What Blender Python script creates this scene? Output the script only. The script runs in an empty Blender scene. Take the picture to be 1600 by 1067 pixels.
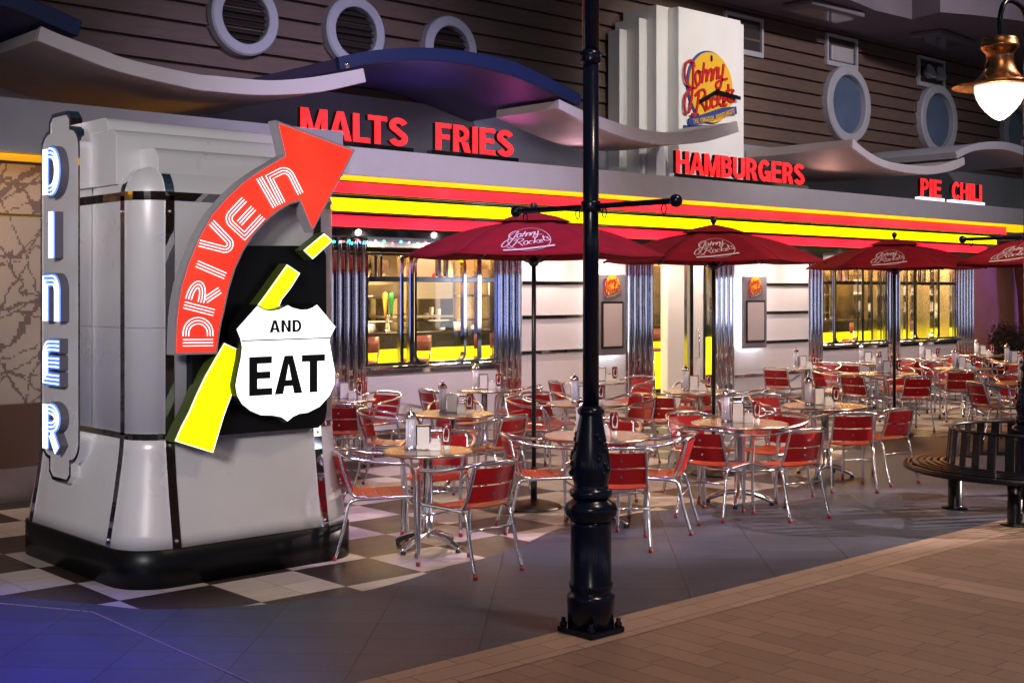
import bpy, bmesh, math, random
from mathutils import Vector, Matrix
random.seed(7)
R = math.radians
SC = bpy.context.scene
COL = SC.collection
# ------------------------------------------------------------------ camera, world, lamps
cam = bpy.data.objects.new('camera', bpy.data.cameras.new('camera')); COL.objects.link(cam)
cam.location = (-4.024, -7.238, 1.852)
cam.rotation_euler = (R(90), 0, -0.739568)
cam.data.sensor_width = 36; cam.data.lens = 44.82; cam.data.shift_y = -.0487
cam.data.clip_end = 400; cam.data.clip_start = .05
SC.camera = cam
SC.view_settings.view_transform = 'Standard'; SC.view_settings.look = 'None'
SC.view_settings.exposure = 0; SC.view_settings.gamma = 1
w = bpy.data.worlds.new('World'); SC.world = w; w.use_nodes = True
nt = w.node_tree
sky = nt.nodes.new('ShaderNodeTexSky'); sky.sky_type = 'NISHITA'; sky.sun_disc = False
sky.sun_elevation = R(6); sky.sun_rotation = R(0)
nt.links.new(sky.outputs[0], nt.nodes['Background'].inputs[0])
nt.nodes['Background'].inputs[1].default_value = .03

def lamp(name, kind, loc, power, color=(1, 1, 1), aim=None, size=.2, spot=60, blend=.6, sx=None, sy=None):
    d = bpy.data.lights.new(name, kind); d.energy = power; d.color = color
    if kind == 'SPOT':
        d.spot_size = R(spot); d.spot_blend = blend; d.shadow_soft_size = size
    elif kind == 'AREA':
        d.shape = 'RECTANGLE'; d.size = sx or size; d.size_y = sy or size
    else:
        d.shadow_soft_size = size
    o = bpy.data.objects.new(name, d); COL.objects.link(o); o.location = loc
    if aim is not None:
        o.rotation_euler = (Vector(aim) - Vector(loc)).to_track_quat('-Z', 'Y').to_euler()
    return o
# unseen spot lamps, most standing in for arcade ceiling lights (blue stage wash, purple wash, warm paving wash, facade wash)
lamp('unseen_spot', 'SPOT', (-1.9, -2.6, 8.0), 5600, (.03, .06, 1), (-2.3, -1.0, 0), .1, 33, 1.)
lamp('unseen_spot', 'SPOT', (-8.0, -6.0, 4.6), 2900, (1, .94, .93), (.0, .6, 2.15), .8, 31, .6)
lamp('unseen_spot', 'SPOT', (-1.0, -7.0, 6.0), 500, (1, .9, .95), (2.2, 3.4, 4.0), .5, 40, 1.)  # added street-side light that brightens the left canopy front
lamp('unseen_spot', 'SPOT', (2.0, -.5, 8.0), 1500, (.6, .42, 1), (3.0, 1.3, 0), .25, 46, .9)
lamp('unseen_spot', 'SPOT', (1.5, -6.0, 8.0), 1700, (1, .74, .56), (3.2, -4.2, 0), .4, 85, .9)
lamp('unseen_spot', 'SPOT', (9.0, -5.0, 7.5), 2300, (1, .74, .58), (7.5, -.2, 0), .15, 80, .9)
lamp('unseen_spot', 'SPOT', (15.0, -7.2, 4.1), 15000, (1, .78, .70), (5.5, -1.5, .2), .02, 15, .5)  # unseen street lamp of the next post, throws the bench shadow
lamp('unseen_spot', 'SPOT', (4.5, -4.0, 8.0), 2600, (.72, .62, 1), (4.6, 3.8, 3.3), .3, 44, .9)
lamp('unseen_spot', 'SPOT', (12., -4.0, 8.0), 2200, (.95, .84, .9), (14, 4.5, 4.0), .3, 70, .9)
lamp('unseen_spot', 'SPOT', (9.0, -.5, 7.0), 850, (1, .93, .82), (10.7, 4.5, 5.0), .2, 42, .9)
lamp('wall_washer', 'SPOT', (25.2, 5.4, .3), 170, (.5, .2, 1), (24.6, 7.2, 1.9), .2, 80, .9)
lamp('wall_washer', 'SPOT', (21.5, 5.6, 3.2), 1300, (1, .36, .2), (23.0, 7.2, 2.0), .2, 80, .9)
lamp('unseen_spot', 'SPOT', (-7.0, -9.5, 5.2), 1300, (1, .9, .82), (6.5, 1.8, .9), .4, 30, .9)  # unseen front key added to brighten the tables and chairs
lamp('canopy_uplight', 'SPOT', (5.4, 4.5, 3.45), 11, (.32, .2, 1), (4.7, 4.2, 4.6), .08, 130, 1.)
lamp('canopy_uplight', 'SPOT', (6.5, 4.4, 3.45), 9, (1, .12, .6), (6.2, 4.0, 4.5), .05, 90, 1.)
lamp('canopy_uplight', 'SPOT', (7.6, 4.3, 3.45), 7, (1, .55, .7), (7.2, 4.0, 4.2), .08, 140, 1.)
lamp('canopy_uplight', 'SPOT', (13.2, 4.3, 3.45), 7, (1, .5, .42), (13.0, 4.0, 4.2), .08, 140, 1.)
lamp('wall_washer', 'SPOT', (-.6, 3.75, 2.98), 30, (1, .5, .06), (-.2, 4.2, 2.7), .05, 150, 1.)
lamp('wall_washer', 'SPOT', (-.1, 2.9, 2.95), 32, (1, .86, .78), (.3, 4.2, 1.6), .1, 120, .9)

# ------------------------------------------------------------------ node helpers
def newmat(name):
    m = bpy.data.materials.new(name); m.use_nodes = True
    return m, m.node_tree, m.node_tree.nodes['Principled BSDF']
def pbr(name, col, rough=.5, metal=0., spec=.5, noise=0., nscale=20., bump=0., bscale=60., coat=0., stretch=(1, 1, 1), rvar=0.):
    m, t, b = newmat(name)
    b.inputs['Base Color'].default_value = (*col, 1); b.inputs['Roughness'].default_value = rough
    b.inputs['Metallic'].default_value = metal; b.inputs['Specular IOR Level'].default_value = spec
    b.inputs['Coat Weight'].default_value = coat; b.inputs['Coat Roughness'].default_value = .08
    if noise or bump or rvar:
        tc = t.nodes.new('ShaderNodeTexCoord'); mp = t.nodes.new('ShaderNodeMapping'); mp.inputs['Scale'].default_value = stretch
        t.links.new(tc.outputs['Object'], mp.inputs['Vector'])
    if noise or rvar:
        n = t.nodes.new('ShaderNodeTexNoise'); n.inputs['Scale'].default_value = nscale; n.inputs['Detail'].default_value = 5
        t.links.new(mp.outputs[0], n.inputs['Vector'])
    if noise:
        mr = t.nodes.new('ShaderNodeMapRange'); mr.inputs['From Min'].default_value = .3; mr.inputs['From Max'].default_value = .7
        mr.inputs['To Min'].default_value = 1 - noise; mr.inputs['To Max'].default_value = 1 + noise
        t.links.new(n.outputs['Fac'], mr.inputs['Value'])
        mx = t.nodes.new('ShaderNodeVectorMath'); mx.operation = 'SCALE'; mx.inputs[0].default_value = col
        t.links.new(mr.outputs[0], mx.inputs['Scale']); t.links.new(mx.outputs[0], b.inputs['Base Color'])
    if rvar:
        mr = t.nodes.new('ShaderNodeMapRange'); mr.inputs['From Min'].default_value = .3; mr.inputs['From Max'].default_value = .7
        mr.inputs['To Min'].default_value = max(.01, rough - rvar); mr.inputs['To Max'].default_value = rough + rvar
        t.links.new(n.outputs['Fac'], mr.inputs['Value']); t.links.new(mr.outputs[0], b.inputs['Roughness'])
    if bump:
        n2 = t.nodes.new('ShaderNodeTexNoise'); n2.inputs['Scale'].default_value = bscale; n2.inputs['Detail'].default_value = 3
        t.links.new(mp.outputs[0], n2.inputs['Vector'])
        bp = t.nodes.new('ShaderNodeBump'); bp.inputs['Strength'].default_value = bump; bp.inputs['Distance'].default_value = .01
        t.links.new(n2.outputs['Fac'], bp.inputs['Height']); t.links.new(bp.outputs[0], b.inputs['Normal'])
    return m
def glow(name, col, strength, uneven=.12, sc=2.2):
    m, t, b = newmat(name)
    b.inputs['Base Color'].default_value = (*[min(.8, c) for c in col], 1); b.inputs['Roughness'].default_value = .3
    b.inputs['Emission Color'].default_value = (*col, 1); b.inputs['Emission Strength'].default_value = strength
    if uneven:
        tc = t.nodes.new('ShaderNodeTexCoord'); n = t.nodes.new('ShaderNodeTexNoise'); n.inputs['Scale'].default_value = sc; n.inputs['Detail'].default_value = 2
        t.links.new(tc.outputs['Object'], n.inputs['Vector']); mr = t.nodes.new('ShaderNodeMapRange'); mr.inputs['From Min'].default_value = .3; mr.inputs['From Max'].default_value = .7
        mr.inputs['To Min'].default_value = strength * (1 - uneven); mr.inputs['To Max'].default_value = strength * (1 + uneven)
        t.links.new(n.outputs['Fac'], mr.inputs['Value']); t.links.new(mr.outputs[0], b.inputs['Emission Strength'])
    return m
class NB:
    def __init__(s, t): s.t = t
    def v(s, x, i):
        if isinstance(x, (int, float)): i.default_value = x
        else: s.t.links.new(x, i)
    def m(s, op, a, b=0., c=None):
        n = s.t.nodes.new('ShaderNodeMath'); n.operation = op; s.v(a, n.inputs[0]); s.v(b, n.inputs[1])
        if c is not None: s.v(c, n.inputs[2])
        return n.outputs[0]
    def mix(s, f, a, b):
        n = s.t.nodes.new('ShaderNodeMix'); n.data_type = 'RGBA'; s.v(f, n.inputs['Factor'])
        for x, i in ((a, n.inputs[6]), (b, n.inputs[7])):
            if isinstance(x, tuple): i.default_value = (*x, 1)
            else: s.t.links.new(x, i)
        return n.outputs[2]
    def xyz(s):
        tc = s.t.nodes.new('ShaderNodeTexCoord'); sp = s.t.nodes.new('ShaderNodeSeparateXYZ')
        s.t.links.new(tc.outputs['Object'], sp.inputs[0]); return sp.outputs
    def comb(s, x, y, z=0.):
        n = s.t.nodes.new('ShaderNodeCombineXYZ'); s.v(x, n.inputs[0]); s.v(y, n.inputs[1]); s.v(z, n.inputs[2]); return n.outputs[0]
    def noise(s, vec, scale, detail=4., rough=.55):
        n = s.t.nodes.new('ShaderNodeTexNoise'); n.inputs['Scale'].default_value = scale; n.inputs['Detail'].default_value = detail
        n.inputs['Roughness'].default_value = rough
        s.t.links.new(vec, n.inputs['Vector']); return n.outputs['Fac']
    def white(s, vec):
        n = s.t.nodes.new('ShaderNodeTexWhiteNoise'); n.noise_dimensions = '3D'; s.t.links.new(vec, n.inputs['Vector']); return n.outputs['Value']
    def scale(s, col, f):
        n = s.t.nodes.new('ShaderNodeVectorMath'); n.operation = 'SCALE'
        if isinstance(col, tuple): n.inputs[0].default_value = col
        else: s.t.links.new(col, n.inputs[0])
        s.v(f, n.inputs['Scale']); return n.outputs[0]
    def bump(s, h, strength, dist, b):
        n = s.t.nodes.new('ShaderNodeBump'); n.inputs['Strength'].default_value = strength; n.inputs['Distance'].default_value = dist
        s.t.links.new(h, n.inputs['Height']); s.t.links.new(n.outputs[0], b.inputs['Normal'])
def joint(nb, x, size, half):           # 1 on the joint lines of a grid of this pitch
    f = nb.m('FRACT', nb.m('ADD', nb.m('DIVIDE', x, size), .5))
    return nb.m('LESS_THAN', nb.m('ABSOLUTE', nb.m('SUBTRACT', f, .5)), half / size)
def mat_checker():
    m, t, b = newmat('checker_tiles'); nb = NB(t); x, y, z = nb.xyz(); S = .61; h = S / 2
    par = nb.m('FLOORED_MODULO', nb.m('ADD', nb.m('FLOOR', nb.m('DIVIDE', x, S)), nb.m('FLOOR', nb.m('DIVIDE', y, S))), 2.)
    cell = nb.comb(nb.m('FLOOR', nb.m('DIVIDE', x, h)), nb.m('FLOOR', nb.m('DIVIDE', y, h)))
    rnd = nb.white(cell)
    st = nb.noise(nb.comb(nb.m('MULTIPLY', x, 3.), nb.m('MULTIPLY', y, 40.), rnd), 1.2, 6)
    k = nb.m('ADD', nb.m('ADD', .62, nb.m('MULTIPLY', rnd, .22)), nb.m('MULTIPLY', st, .55))
    dirt = nb.noise(nb.comb(x, y), 1.1, 6, .7); k = nb.m('MULTIPLY', k, nb.m('ADD', .75, nb.m('MULTIPLY', dirt, .45)))
    c = nb.mix(par, nb.scale((.045, .031, .026), k), nb.scale((.54, .48, .44), k))
    g = nb.m('MAXIMUM', joint(nb, x, h, .0022), joint(nb, y, h, .0022))
    c = nb.mix(g, c, (.06, .05, .045))
    t.links.new(c, b.inputs['Base Color'])
    t.links.new(nb.m('ADD', .24, nb.m('MULTIPLY', st, .28)), b.inputs['Roughness']); b.inputs['Specular IOR Level'].default_value = .35
    nb.bump(nb.m('SUBTRACT', nb.m('MULTIPLY', st, .15), g), .25, .004, b)
    return m
def mat_slate():
    m, t, b = newmat('slate_tiles'); nb = NB(t); x, y, z = nb.xyz()
    u = nb.m('MULTIPLY', nb.m('ADD', x, y), .7071); v = nb.m('MULTIPLY', nb.m('SUBTRACT', y, x), .7071)
    row = nb.m('FLOOR', nb.m('DIVIDE', u, .3))
    vs = nb.m('ADD', v, nb.m('MULTIPLY', nb.m('FLOORED_MODULO', row, 2.), .0))
    rnd = nb.white(nb.comb(row, nb.m('FLOOR', nb.m('DIVIDE', vs, .6))))
    st = nb.noise(nb.comb(nb.m('MULTIPLY', u, 34.), nb.m('MULTIPLY', v, 3.2), rnd), 1., 7, .65)
    fine = nb.noise(nb.comb(nb.m('MULTIPLY', u, 160.), nb.m('MULTIPLY', v, 20.)), 1., 3)
    k = nb.m('ADD', nb.m('ADD', .45, nb.m('MULTIPLY', rnd, .16)), nb.m('ADD', nb.m('MULTIPLY', nb.m('SUBTRACT', st, .3), 2.0), nb.m('MULTIPLY', fine, .25)))
    dirt = nb.noise(nb.comb(x, y), .8, 7, .7); spots = nb.noise(nb.comb(x, y), 9., 3, .7)
    k = nb.m('MULTIPLY', nb.m('MULTIPLY', k, nb.m('ADD', .45, nb.m('MULTIPLY', dirt, 1.05))), nb.m('ADD', .8, nb.m('MULTIPLY', spots, .4)))
    c = nb.scale((.042, .051, .084), k)
    g = nb.m('MAXIMUM', joint(nb, u, .3, .004), joint(nb, vs, .6, .004))
    c = nb.mix(g, c, (.012, .012, .014))
    t.links.new(c, b.inputs['Base Color']); t.links.new(nb.m('ADD', .36, nb.m('MULTIPLY', st, .3)), b.inputs['Roughness'])
    nb.bump(nb.m('SUBTRACT', nb.m('MULTIPLY', st, .4), g), .35, .004, b)
    return m
def mat_brick(name, col, along_y, bw, bh):
    m, t, b = newmat(name); nb = NB(t); x, y, z = nb.xyz()
    a, c_ = (y, x) if along_y else (x, y)
    row = nb.m('FLOOR', nb.m('DIVIDE', c_, bh))
    a2 = nb.m('ADD', a, nb.m('MULTIPLY', nb.white(nb.comb(row, 3.)), bw))
    rnd = nb.white(nb.comb(row, nb.m('FLOOR', nb.m('DIVIDE', a2, bw))))
    st = nb.noise(nb.comb(nb.m('MULTIPLY', a, 9.), nb.m('MULTIPLY', c_, 26.), rnd), 1., 6)
    big = nb.noise(nb.comb(x, y), .9, 3)
    k = nb.m('ADD', nb.m('ADD', .58, nb.m('MULTIPLY', rnd, .22)), nb.m('ADD', nb.m('MULTIPLY', st, .35), nb.m('MULTIPLY', big, .22)))
    c = nb.scale(col, k)
    g = nb.m('MAXIMUM', joint(nb, a2, bw, .003), joint(nb, c_, bh, .003))
    c = nb.mix(g, c, (.075, .052, .042))
    t.links.new(c, b.inputs['Base Color']); t.links.new(nb.m('ADD', .4, nb.m('MULTIPLY', st, .3)), b.inputs['Roughness'])
    nb.bump(nb.m('SUBTRACT', nb.m('MULTIPLY', st, .25), g), .4, .005, b)
    return m
def mat_mural():
    m, t, b = newmat('branch_mural'); nb = NB(t); x, y, z = nb.xyz()
    q = .016
    sx = nb.m('MULTIPLY', nb.m('FLOOR', nb.m('DIVIDE', x, q)), q); sz = nb.m('MULTIPLY', nb.m('FLOOR', nb.m('DIVIDE', z, q)), q)
    wob = nb.noise(nb.comb(sx, sz), 1.3, 5, .6); fat = nb.noise(nb.comb(nb.m('ADD', sx, 7.), sz), 2.6, 3)
    msk = None
    for k, (ang, fr_, ph, th, wb) in enumerate(((62, 1.9, .1, .030, 1.1), (-38, 1.5, .45, .036, 1.5), (18, 2.4, .7, .026, 1.2), (84, 1.4, .3, .03, .9), (-12, 1.8, .2, .03, 1.3), (48, 1.1, .9, .04, .8), (30, 2.2, .6, .03, .7), (-66, 1.7, .25, .03, 1.0))):
        c_, s_ = math.cos(R(ang)), math.sin(R(ang))
        u = nb.m('ADD', nb.m('ADD', nb.m('MULTIPLY', sx, s_ * fr_), nb.m('MULTIPLY', sz, -c_ * fr_)), nb.m('ADD', nb.m('MULTIPLY', wob, wb * (1 if k % 2 else -1)), ph))
        d = nb.m('ABSOLUTE', nb.m('SUBTRACT', nb.m('FRACT', u), .5))
        l = nb.m('LESS_THAN', d, nb.m('MULTIPLY', nb.m('POWER', fat, 1.6), th * 1.7))
        msk = l if msk is None else nb.m('MAXIMUM', msk, l)
    tone = nb.noise(nb.comb(x, z), .8, 3)
    low = nb.m('MULTIPLY', nb.m('LESS_THAN', z, .95), .0)
    base = nb.scale((.40, .34, .30), nb.m('ADD', .55, nb.m('MULTIPLY', tone, .9)))
    t.links.new(nb.mix(nb.m('MULTIPLY', msk, .85), base, (.12, .085, .085)), b.inputs['Base Color']); b.inputs['Roughness'].default_value = .3
    return m
def mat_glass(name, tint=(1, 1, 1), refl=.12):
    m, t, b = newmat(name); t.nodes.remove(b); out = t.nodes['Material Output']
    tr = t.nodes.new('ShaderNodeBsdfTransparent'); tr.inputs[0].default_value = (*tint, 1)
    gl = t.nodes.new('ShaderNodeBsdfGlossy'); gl.inputs['Roughness'].default_value = .02
    ge = t.nodes.new('ShaderNodeNewGeometry'); dp = t.nodes.new('ShaderNodeVectorMath'); dp.operation = 'DOT_PRODUCT'
    t.links.new(ge.outputs['Incoming'], dp.inputs[0]); t.links.new(ge.outputs['Normal'], dp.inputs[1]); nb = NB(t)
    fz = nb.m('POWER', nb.m('SUBTRACT', 1., nb.m('ABSOLUTE', dp.outputs['Value'])), 5.)
    fr = nb.m('ADD', .04, nb.m('MULTIPLY', fz, .9))
    mx = t.nodes.new('ShaderNodeMixShader'); t.links.new(fr, mx.inputs[0])
    t.links.new(tr.outputs[0], mx.inputs[1]); t.links.new(gl.outputs[0], mx.inputs[2]); t.links.new(mx.outputs[0], out.inputs[0])
    return m
M = dict(
 tower=pbr('silver_panel', (.62, .60, .60), .34, .1, noise=.03, nscale=3, rvar=.09),
 gold=pbr('golden_steel', (.66, .56, .34), .24, 1., noise=.12, nscale=5, stretch=(1, 1, .3)), brass=pbr('brass_trim', (.6, .36, .06), .3, 1.),
 white=pbr('white_panel', (.66, .62, .6), .3, noise=.03, nscale=2),
 parapet=pbr('parapet_metal', (.5, .47, .5), .42, .2, noise=.04, nscale=4),
 chrome=pbr('chrome', (.86, .86, .88), .045, 1., rvar=.02, nscale=6),
 trim=pbr('dark_chrome', (.38, .38, .42), .12, 1., rvar=.04, nscale=6),
 steel=pbr('brushed_steel', (.62, .6, .57), .28, 1., noise=.06, nscale=8, stretch=(1, 1, 14)),
 alu=pbr('aluminium_tube', (.74, .74, .77), .2, 1.),
 tabletop=pbr('steel_top_sign_glow', (.66, .57, .48), .25, 1.),  # warm reflection of the signs tinted into the steel colour
 red=pbr('red_slat', (.36, .007, .011), .36, spec=.35, noise=.1, nscale=18, coat=.15),
  seat=pbr('red_slat_sign_lit', (.40, .034, .008), .4, spec=.3, noise=.08, nscale=18),  # red slat with yellow sign light from above mixed into its colour
 redcap=pbr('red_rubber', (.26, .008, .012), .5),
 cloth=pbr('red_canvas', (.22, .004, .014), .85, spec=.2, noise=.16, nscale=5, bump=.5, bscale=9, stretch=(1, 1, 3)),
 print_white=pbr('white_print', (.72, .6, .62), .7),
 pole=pbr('black_pole', (.012, .012, .015), .3),
 iron=pbr('navy_cast_iron', (.004, .006, .018), .24, spec=.28, noise=.1, nscale=12, bump=.02, bscale=40, coat=.05),
 benchblk=pbr('black_bench_paint', (.005, .005, .007), .3, spec=.35, bump=.05, bscale=50),
 bronze=pbr('bronze_base', (.06, .045, .035), .45, .3, noise=.25, nscale=14, bump=.2),
 black=pbr('black_plinth', (.004, .004, .005), .35, spec=.25),
 rubber=pbr('black_rubber', (.01, .01, .01), .6),
 copper=pbr('copper_lamp', (.46, .2, .08), .3, 1., noise=.35, nscale=9, rvar=.12),
 siding=pbr('brown_siding', (.125, .078, .06), .62, noise=.14, nscale=3, stretch=(1, 8, 8), bump=.15, bscale=30),
 portframe=pbr('grey_porthole_paint', (.42, .42, .46), .5, noise=.05, nscale=5),
 louvre=pbr('dark_louvre', (.022, .014, .011), .7),
 portglass=pbr('blue_porthole_glass', (.09, .13, .22), .12, noise=.2, nscale=1.5),
 canopyw=pbr('white_canopy_paint', (.55, .5, .52), .45, noise=.05, nscale=2),
 canopyb=pbr('blue_canopy_paint', (.005, .014, .07), .4, noise=.1, nscale=3),
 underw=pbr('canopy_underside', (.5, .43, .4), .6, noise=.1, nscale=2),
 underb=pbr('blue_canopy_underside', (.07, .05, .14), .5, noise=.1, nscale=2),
 greywall=pbr('grey_metal_wall', (.3, .29, .33), .4, .2, noise=.06, nscale=3),
 pylon=pbr('pylon_cream', (.74, .72, .70), .5, noise=.04, nscale=2),
 ceiling=pbr('ceiling_paint', (.17, .14, .17), .7, noise=.1, nscale=2),
 fluted=pbr('grey_fluting', (.4, .38, .4), .35),
 housing=pbr('sign_housing', (.3, .28, .3), .45, noise=.05, nscale=6),
 lettergrey=pbr('letter_return', (.11, .1, .13), .4),
 letterblk=pbr('letter_return_dark', (.02, .012, .012), .4),
 menu=pbr('menu_board_grey', (.2, .18, .2), .4, noise=.05),
 menupaper=pbr('menu_sheet', (.5, .42, .41), .5),
 yellow=pbr('logo_yellow', (.75, .42, .02), .5),
 logored=pbr('logo_red', (.5, .01, .02), .4),
 logoblue=pbr('logo_blue', (.03, .06, .24), .4),
 checker=mat_checker(), slate=mat_slate(),
 brick=mat_brick('brown_pavers', (.215, .145, .115), True, .45, .15),
 brickl=mat_brick('pale_paver_band', (.30, .215, .175), False, .42, .15),
 brickb=mat_brick('pale_paver_cross_band', (.28, .20, .165), True, .6, .15),
 mural=mat_mural(), glass=mat_glass('window_glass'), jar=mat_glass('jar_glass', (.97, .97, .99)),
 g_red=glow('red_band_light', (1., .011, .024), 3.0, .3, 1.6), g_yel=glow('yellow_band_light', (1., .88, 0.), 2.6),
 g_soffit=glow('amber_soffit_light', (1., .42, 0.), 1.7),
 g_amber=glow('amber_wall_light', (1., .42, .0), .8),
 g_letter=glow('red_letter_light', (1., .016, .02), 1.9, .35, 6.), g_arrow=glow('arrow_face_light', (1., .02, .009), 2.0, .3, 2.5),
 g_neonw=glow('white_neon', (1., .86, .95), 2.), g_neonb=glow('blue_white_neon', (.58, .60, 1.), 3.2),
 g_neonback=glow('blue_letter_face', (.05, .16, .5), .7),
 g_shield=glow('shield_face_light', (.92, .98, 1.), 1.6), g_dash=glow('yellow_dash_light', (.76, .93, 0.), 1.1, .2, 5.),
 g_halo=glow('white_led', (.8, .86, 1.), 9.), g_counter=glow('yellow_counter_light', (1., .82, 0.), 1.3, .35, 1.5),
 g_lamp=glow('lamp_globe_light', (1., .84, .70), 1.7, .25, 5.), g_orange=glow('orange_neon', (1., .35, .03), 4.),
 g_redneon=glow('red_neon', (1., .08, .02), 4.), g_strip=glow('letter_base_led', (.8, .86, 1.), 1.2),
 dashside=pbr('dash_sign_return', (.05, .07, .01), .4),
 straws=pbr('paper_straws', (.9, .88, .95), .5, noise=.25, nscale=160, stretch=(1, 1, .02)),
 napkin=pbr('white_napkins', (.75, .72, .7), .8), ceramic=pbr('white_ceramic', (.75, .74, .72), .2),
 ketchup=pbr('red_ketchup', (.16, .005, .005), .15, coat=.5), lidred=pbr('dark_red_lid', (.1, .01, .01), .3),
 leaf=pbr('dark_leaf', (.03, .04, .035), .5, noise=.3, nscale=8), planter=pbr('planter_dark', (.05, .03, .03), .5),
 bark=pbr('brown_trunk', (.1, .05, .035), .8, noise=.3, nscale=8, bump=.4),
 backdrop=pbr('plaster_wall', (.42, .3, .32), .7, noise=.1, nscale=1.5),
 counter=pbr('black_counter', (.012, .01, .01), .2), stool=pbr('brown_stool_seat', (.2, .05, .03), .35),
 inner=pbr('cream_inner_wall', (.55, .5, .4), .5), green=pbr('green_tap', (.03, .3, .05), .4), tapy=pbr('amber_tap', (.7, .4, .05), .4),
 doorw=pbr('white_door_post', (.7, .66, .6), .4), niche=pbr('dark_niche', (.03, .02, .02), .7),
 ground=pbr('dark_ground', (.06, .05, .05), .7), wood=pbr('brown_booth', (.1, .055, .04), .25, coat=.4),
)
BULB = [glow('bulb_' + n, c, 18., 0) for n, c in (('blue', (.08, .15, 1.)), ('green', (.02, 1., .3)), ('red', (1., .04, .04)), ('cyan', (.05, .7, 1.)))]

# ------------------------------------------------------------------ geometry helpers
def B(): return bmesh.new()
def box(bm, x0, x1, y0, y1, z0, z1):
    vs = [bm.verts.new((x, y, z)) for z in (z0, z1) for y in (y0, y1) for x in (x0, x1)]
    for f in ((0, 2, 3, 1), (4, 5, 7, 6), (0, 1, 5, 4), (1, 3, 7, 5), (3, 2, 6, 7), (2, 0, 4, 6)):
        bm.faces.new([vs[i] for i in f])
def tube(bm, pts, r, n=8, closed=False, rads=None):
    P = [Vector(p) for p in pts]; k = len(P); rings = []; up = None
    for i in range(k):
        a = P[i - 1] if (i > 0 or closed) else P[i]; b = P[(i + 1) % k] if (i < k - 1 or closed) else P[i]
        d = (b - a).normalized()
        if up is None:
            up = Vector((0, 0, 1)) if abs(d.z) < .9 else Vector((1, 0, 0))
        s = d.cross(up)
        if s.length < 1e-6: s = d.cross(Vector((.3, 1, .2)))
        s.normalize(); up = s.cross(d).normalized()
        rr = rads[i] if rads else r
        rings.append([bm.verts.new(P[i] + (s * math.cos(q) + up * math.sin(q)) * rr) for q in [2 * math.pi * j / n for j in range(n)]])
    for i in range(k if closed else k - 1):
        A, Bq = rings[i], rings[(i + 1) % k]
        for j in range(n):
            f = bm.faces.new((A[j], A[(j + 1) % n], Bq[(j + 1) % n], Bq[j])); f.smooth = True
    if not closed:
        bm.faces.new(list(reversed(rings[0]))); bm.faces.new(rings[-1])
def lathe(bm, prof, n=24, c=(0, 0), gad=None):
    rings = []
    for i, (r, z) in enumerate(prof):
        if r < 1e-5: rings.append([bm.verts.new((c[0], c[1], z))]); continue
        ring = []
        for j in range(n):
            q = 2 * math.pi * j / n; rr = r * (1 + (gad[1] * (j % 2) if gad and i in gad[0] else 0))
            ring.append(bm.verts.new((c[0] + rr * math.cos(q), c[1] + rr * math.sin(q), z)))
        rings.append(ring)
    for A, Bq in zip(rings, rings[1:]):
        for j in range(n):
            a, b = A[j % len(A)], A[(j + 1) % len(A)]; c2, d = Bq[(j + 1) % len(Bq)], Bq[j % len(Bq)]
            vs = []
            for v in (a, b, c2, d):
                if v not in vs: vs.append(v)
            if len(vs) > 2:
                f = bm.faces.new(vs); f.smooth = True
    for rr, fl in ((rings[0], True), (rings[-1], False)):
        if len(rr) > 2: bm.faces.new(list(reversed(rr)) if fl else rr)
def prism(bm, poly, fr, d0, d1):
    """polygon in the plane of frame fr=(origin,ex,ez,n), extruded from n*d0 to n*d1"""
    o, ex, ez, n = [Vector(q) for q in fr]
    A = [bm.verts.new(o + ex * x + ez * z + n * d0) for x, z in poly]; Bq = [bm.verts.new(o + ex * x + ez * z + n * d1) for x, z in poly]
    k = len(poly)
    fa = bm.faces.new(A); fb = bm.faces.new(list(reversed(Bq)))
    for i in range(k): bm.faces.new((A[i], Bq[i], Bq[(i + 1) % k], A[(i + 1) % k]))
    bmesh.ops.recalc_face_normals(bm, faces=bm.faces[:])
FRONT = ((0, 0, 0), (1, 0, 0), (0, 0, 1), (0, -1, 0))          # a frame facing the street
def front(y): return ((0, y, 0), (1, 0, 0), (0, 0, 1), (0, -1, 0))
def offset(path, d):
    out = []; n = len(path)
    for i in range(n):
        p = Vector(path[i]).to_2d(); t0 = (p - Vector(path[i - 1]).to_2d()).normalized() if i else None
        t1 = (Vector(path[i + 1]).to_2d() - p).normalized() if i < n - 1 else None
        t0 = t0 or t1; t1 = t1 or t0
        n0 = Vector((-t0.y, t0.x)); n1 = Vector((-t1.y, t1.x)); b = n0 + n1
        b = b / max(b.length_squared / 2, .35)
        out.append((p.x + b.x * d, p.y + b.y * d))
    return out
def stroke(bm, path, wd, fr, d0, d1):
    l = offset(path, wd / 2); r = offset(path, -wd / 2); o, ex, ez, n = [Vector(q) for q in fr]
    def V(p, d): return bm.verts.new(o + ex * p[0] + ez * p[1] + n * d)
    A = [[V(l[i], d0), V(l[i], d1), V(r[i], d1), V(r[i], d0)] for i in range(len(path))]
    for a, b in zip(A, A[1:]):
        for j in range(4): bm.faces.new((a[j], a[(j + 1) % 4], b[(j + 1) % 4], b[j]))
    bm.faces.new(A[0]); bm.faces.new(list(reversed(A[-1])))
    bmesh.ops.recalc_face_normals(bm, faces=bm.faces[:])
def smooth_path(pts, k=5):
    P = [Vector((*p, 0)) for p in pts]; out = []
    for i in range(len(P) - 1):
        p0 = P[max(i - 1, 0)]; p1 = P[i]; p2 = P[i + 1]; p3 = P[min(i + 2, len(P) - 1)]
        for j in range(k):
            t = j / k
            q = .5 * ((2 * p1) + (p2 - p0) * t + (2 * p0 - 5 * p1 + 4 * p2 - p3) * t * t + (3 * p1 - p0 - 3 * p2 + p3) * t ** 3)
            out.append((q.x, q.y))
    out.append((P[-1].x, P[-1].y)); return out
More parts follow.
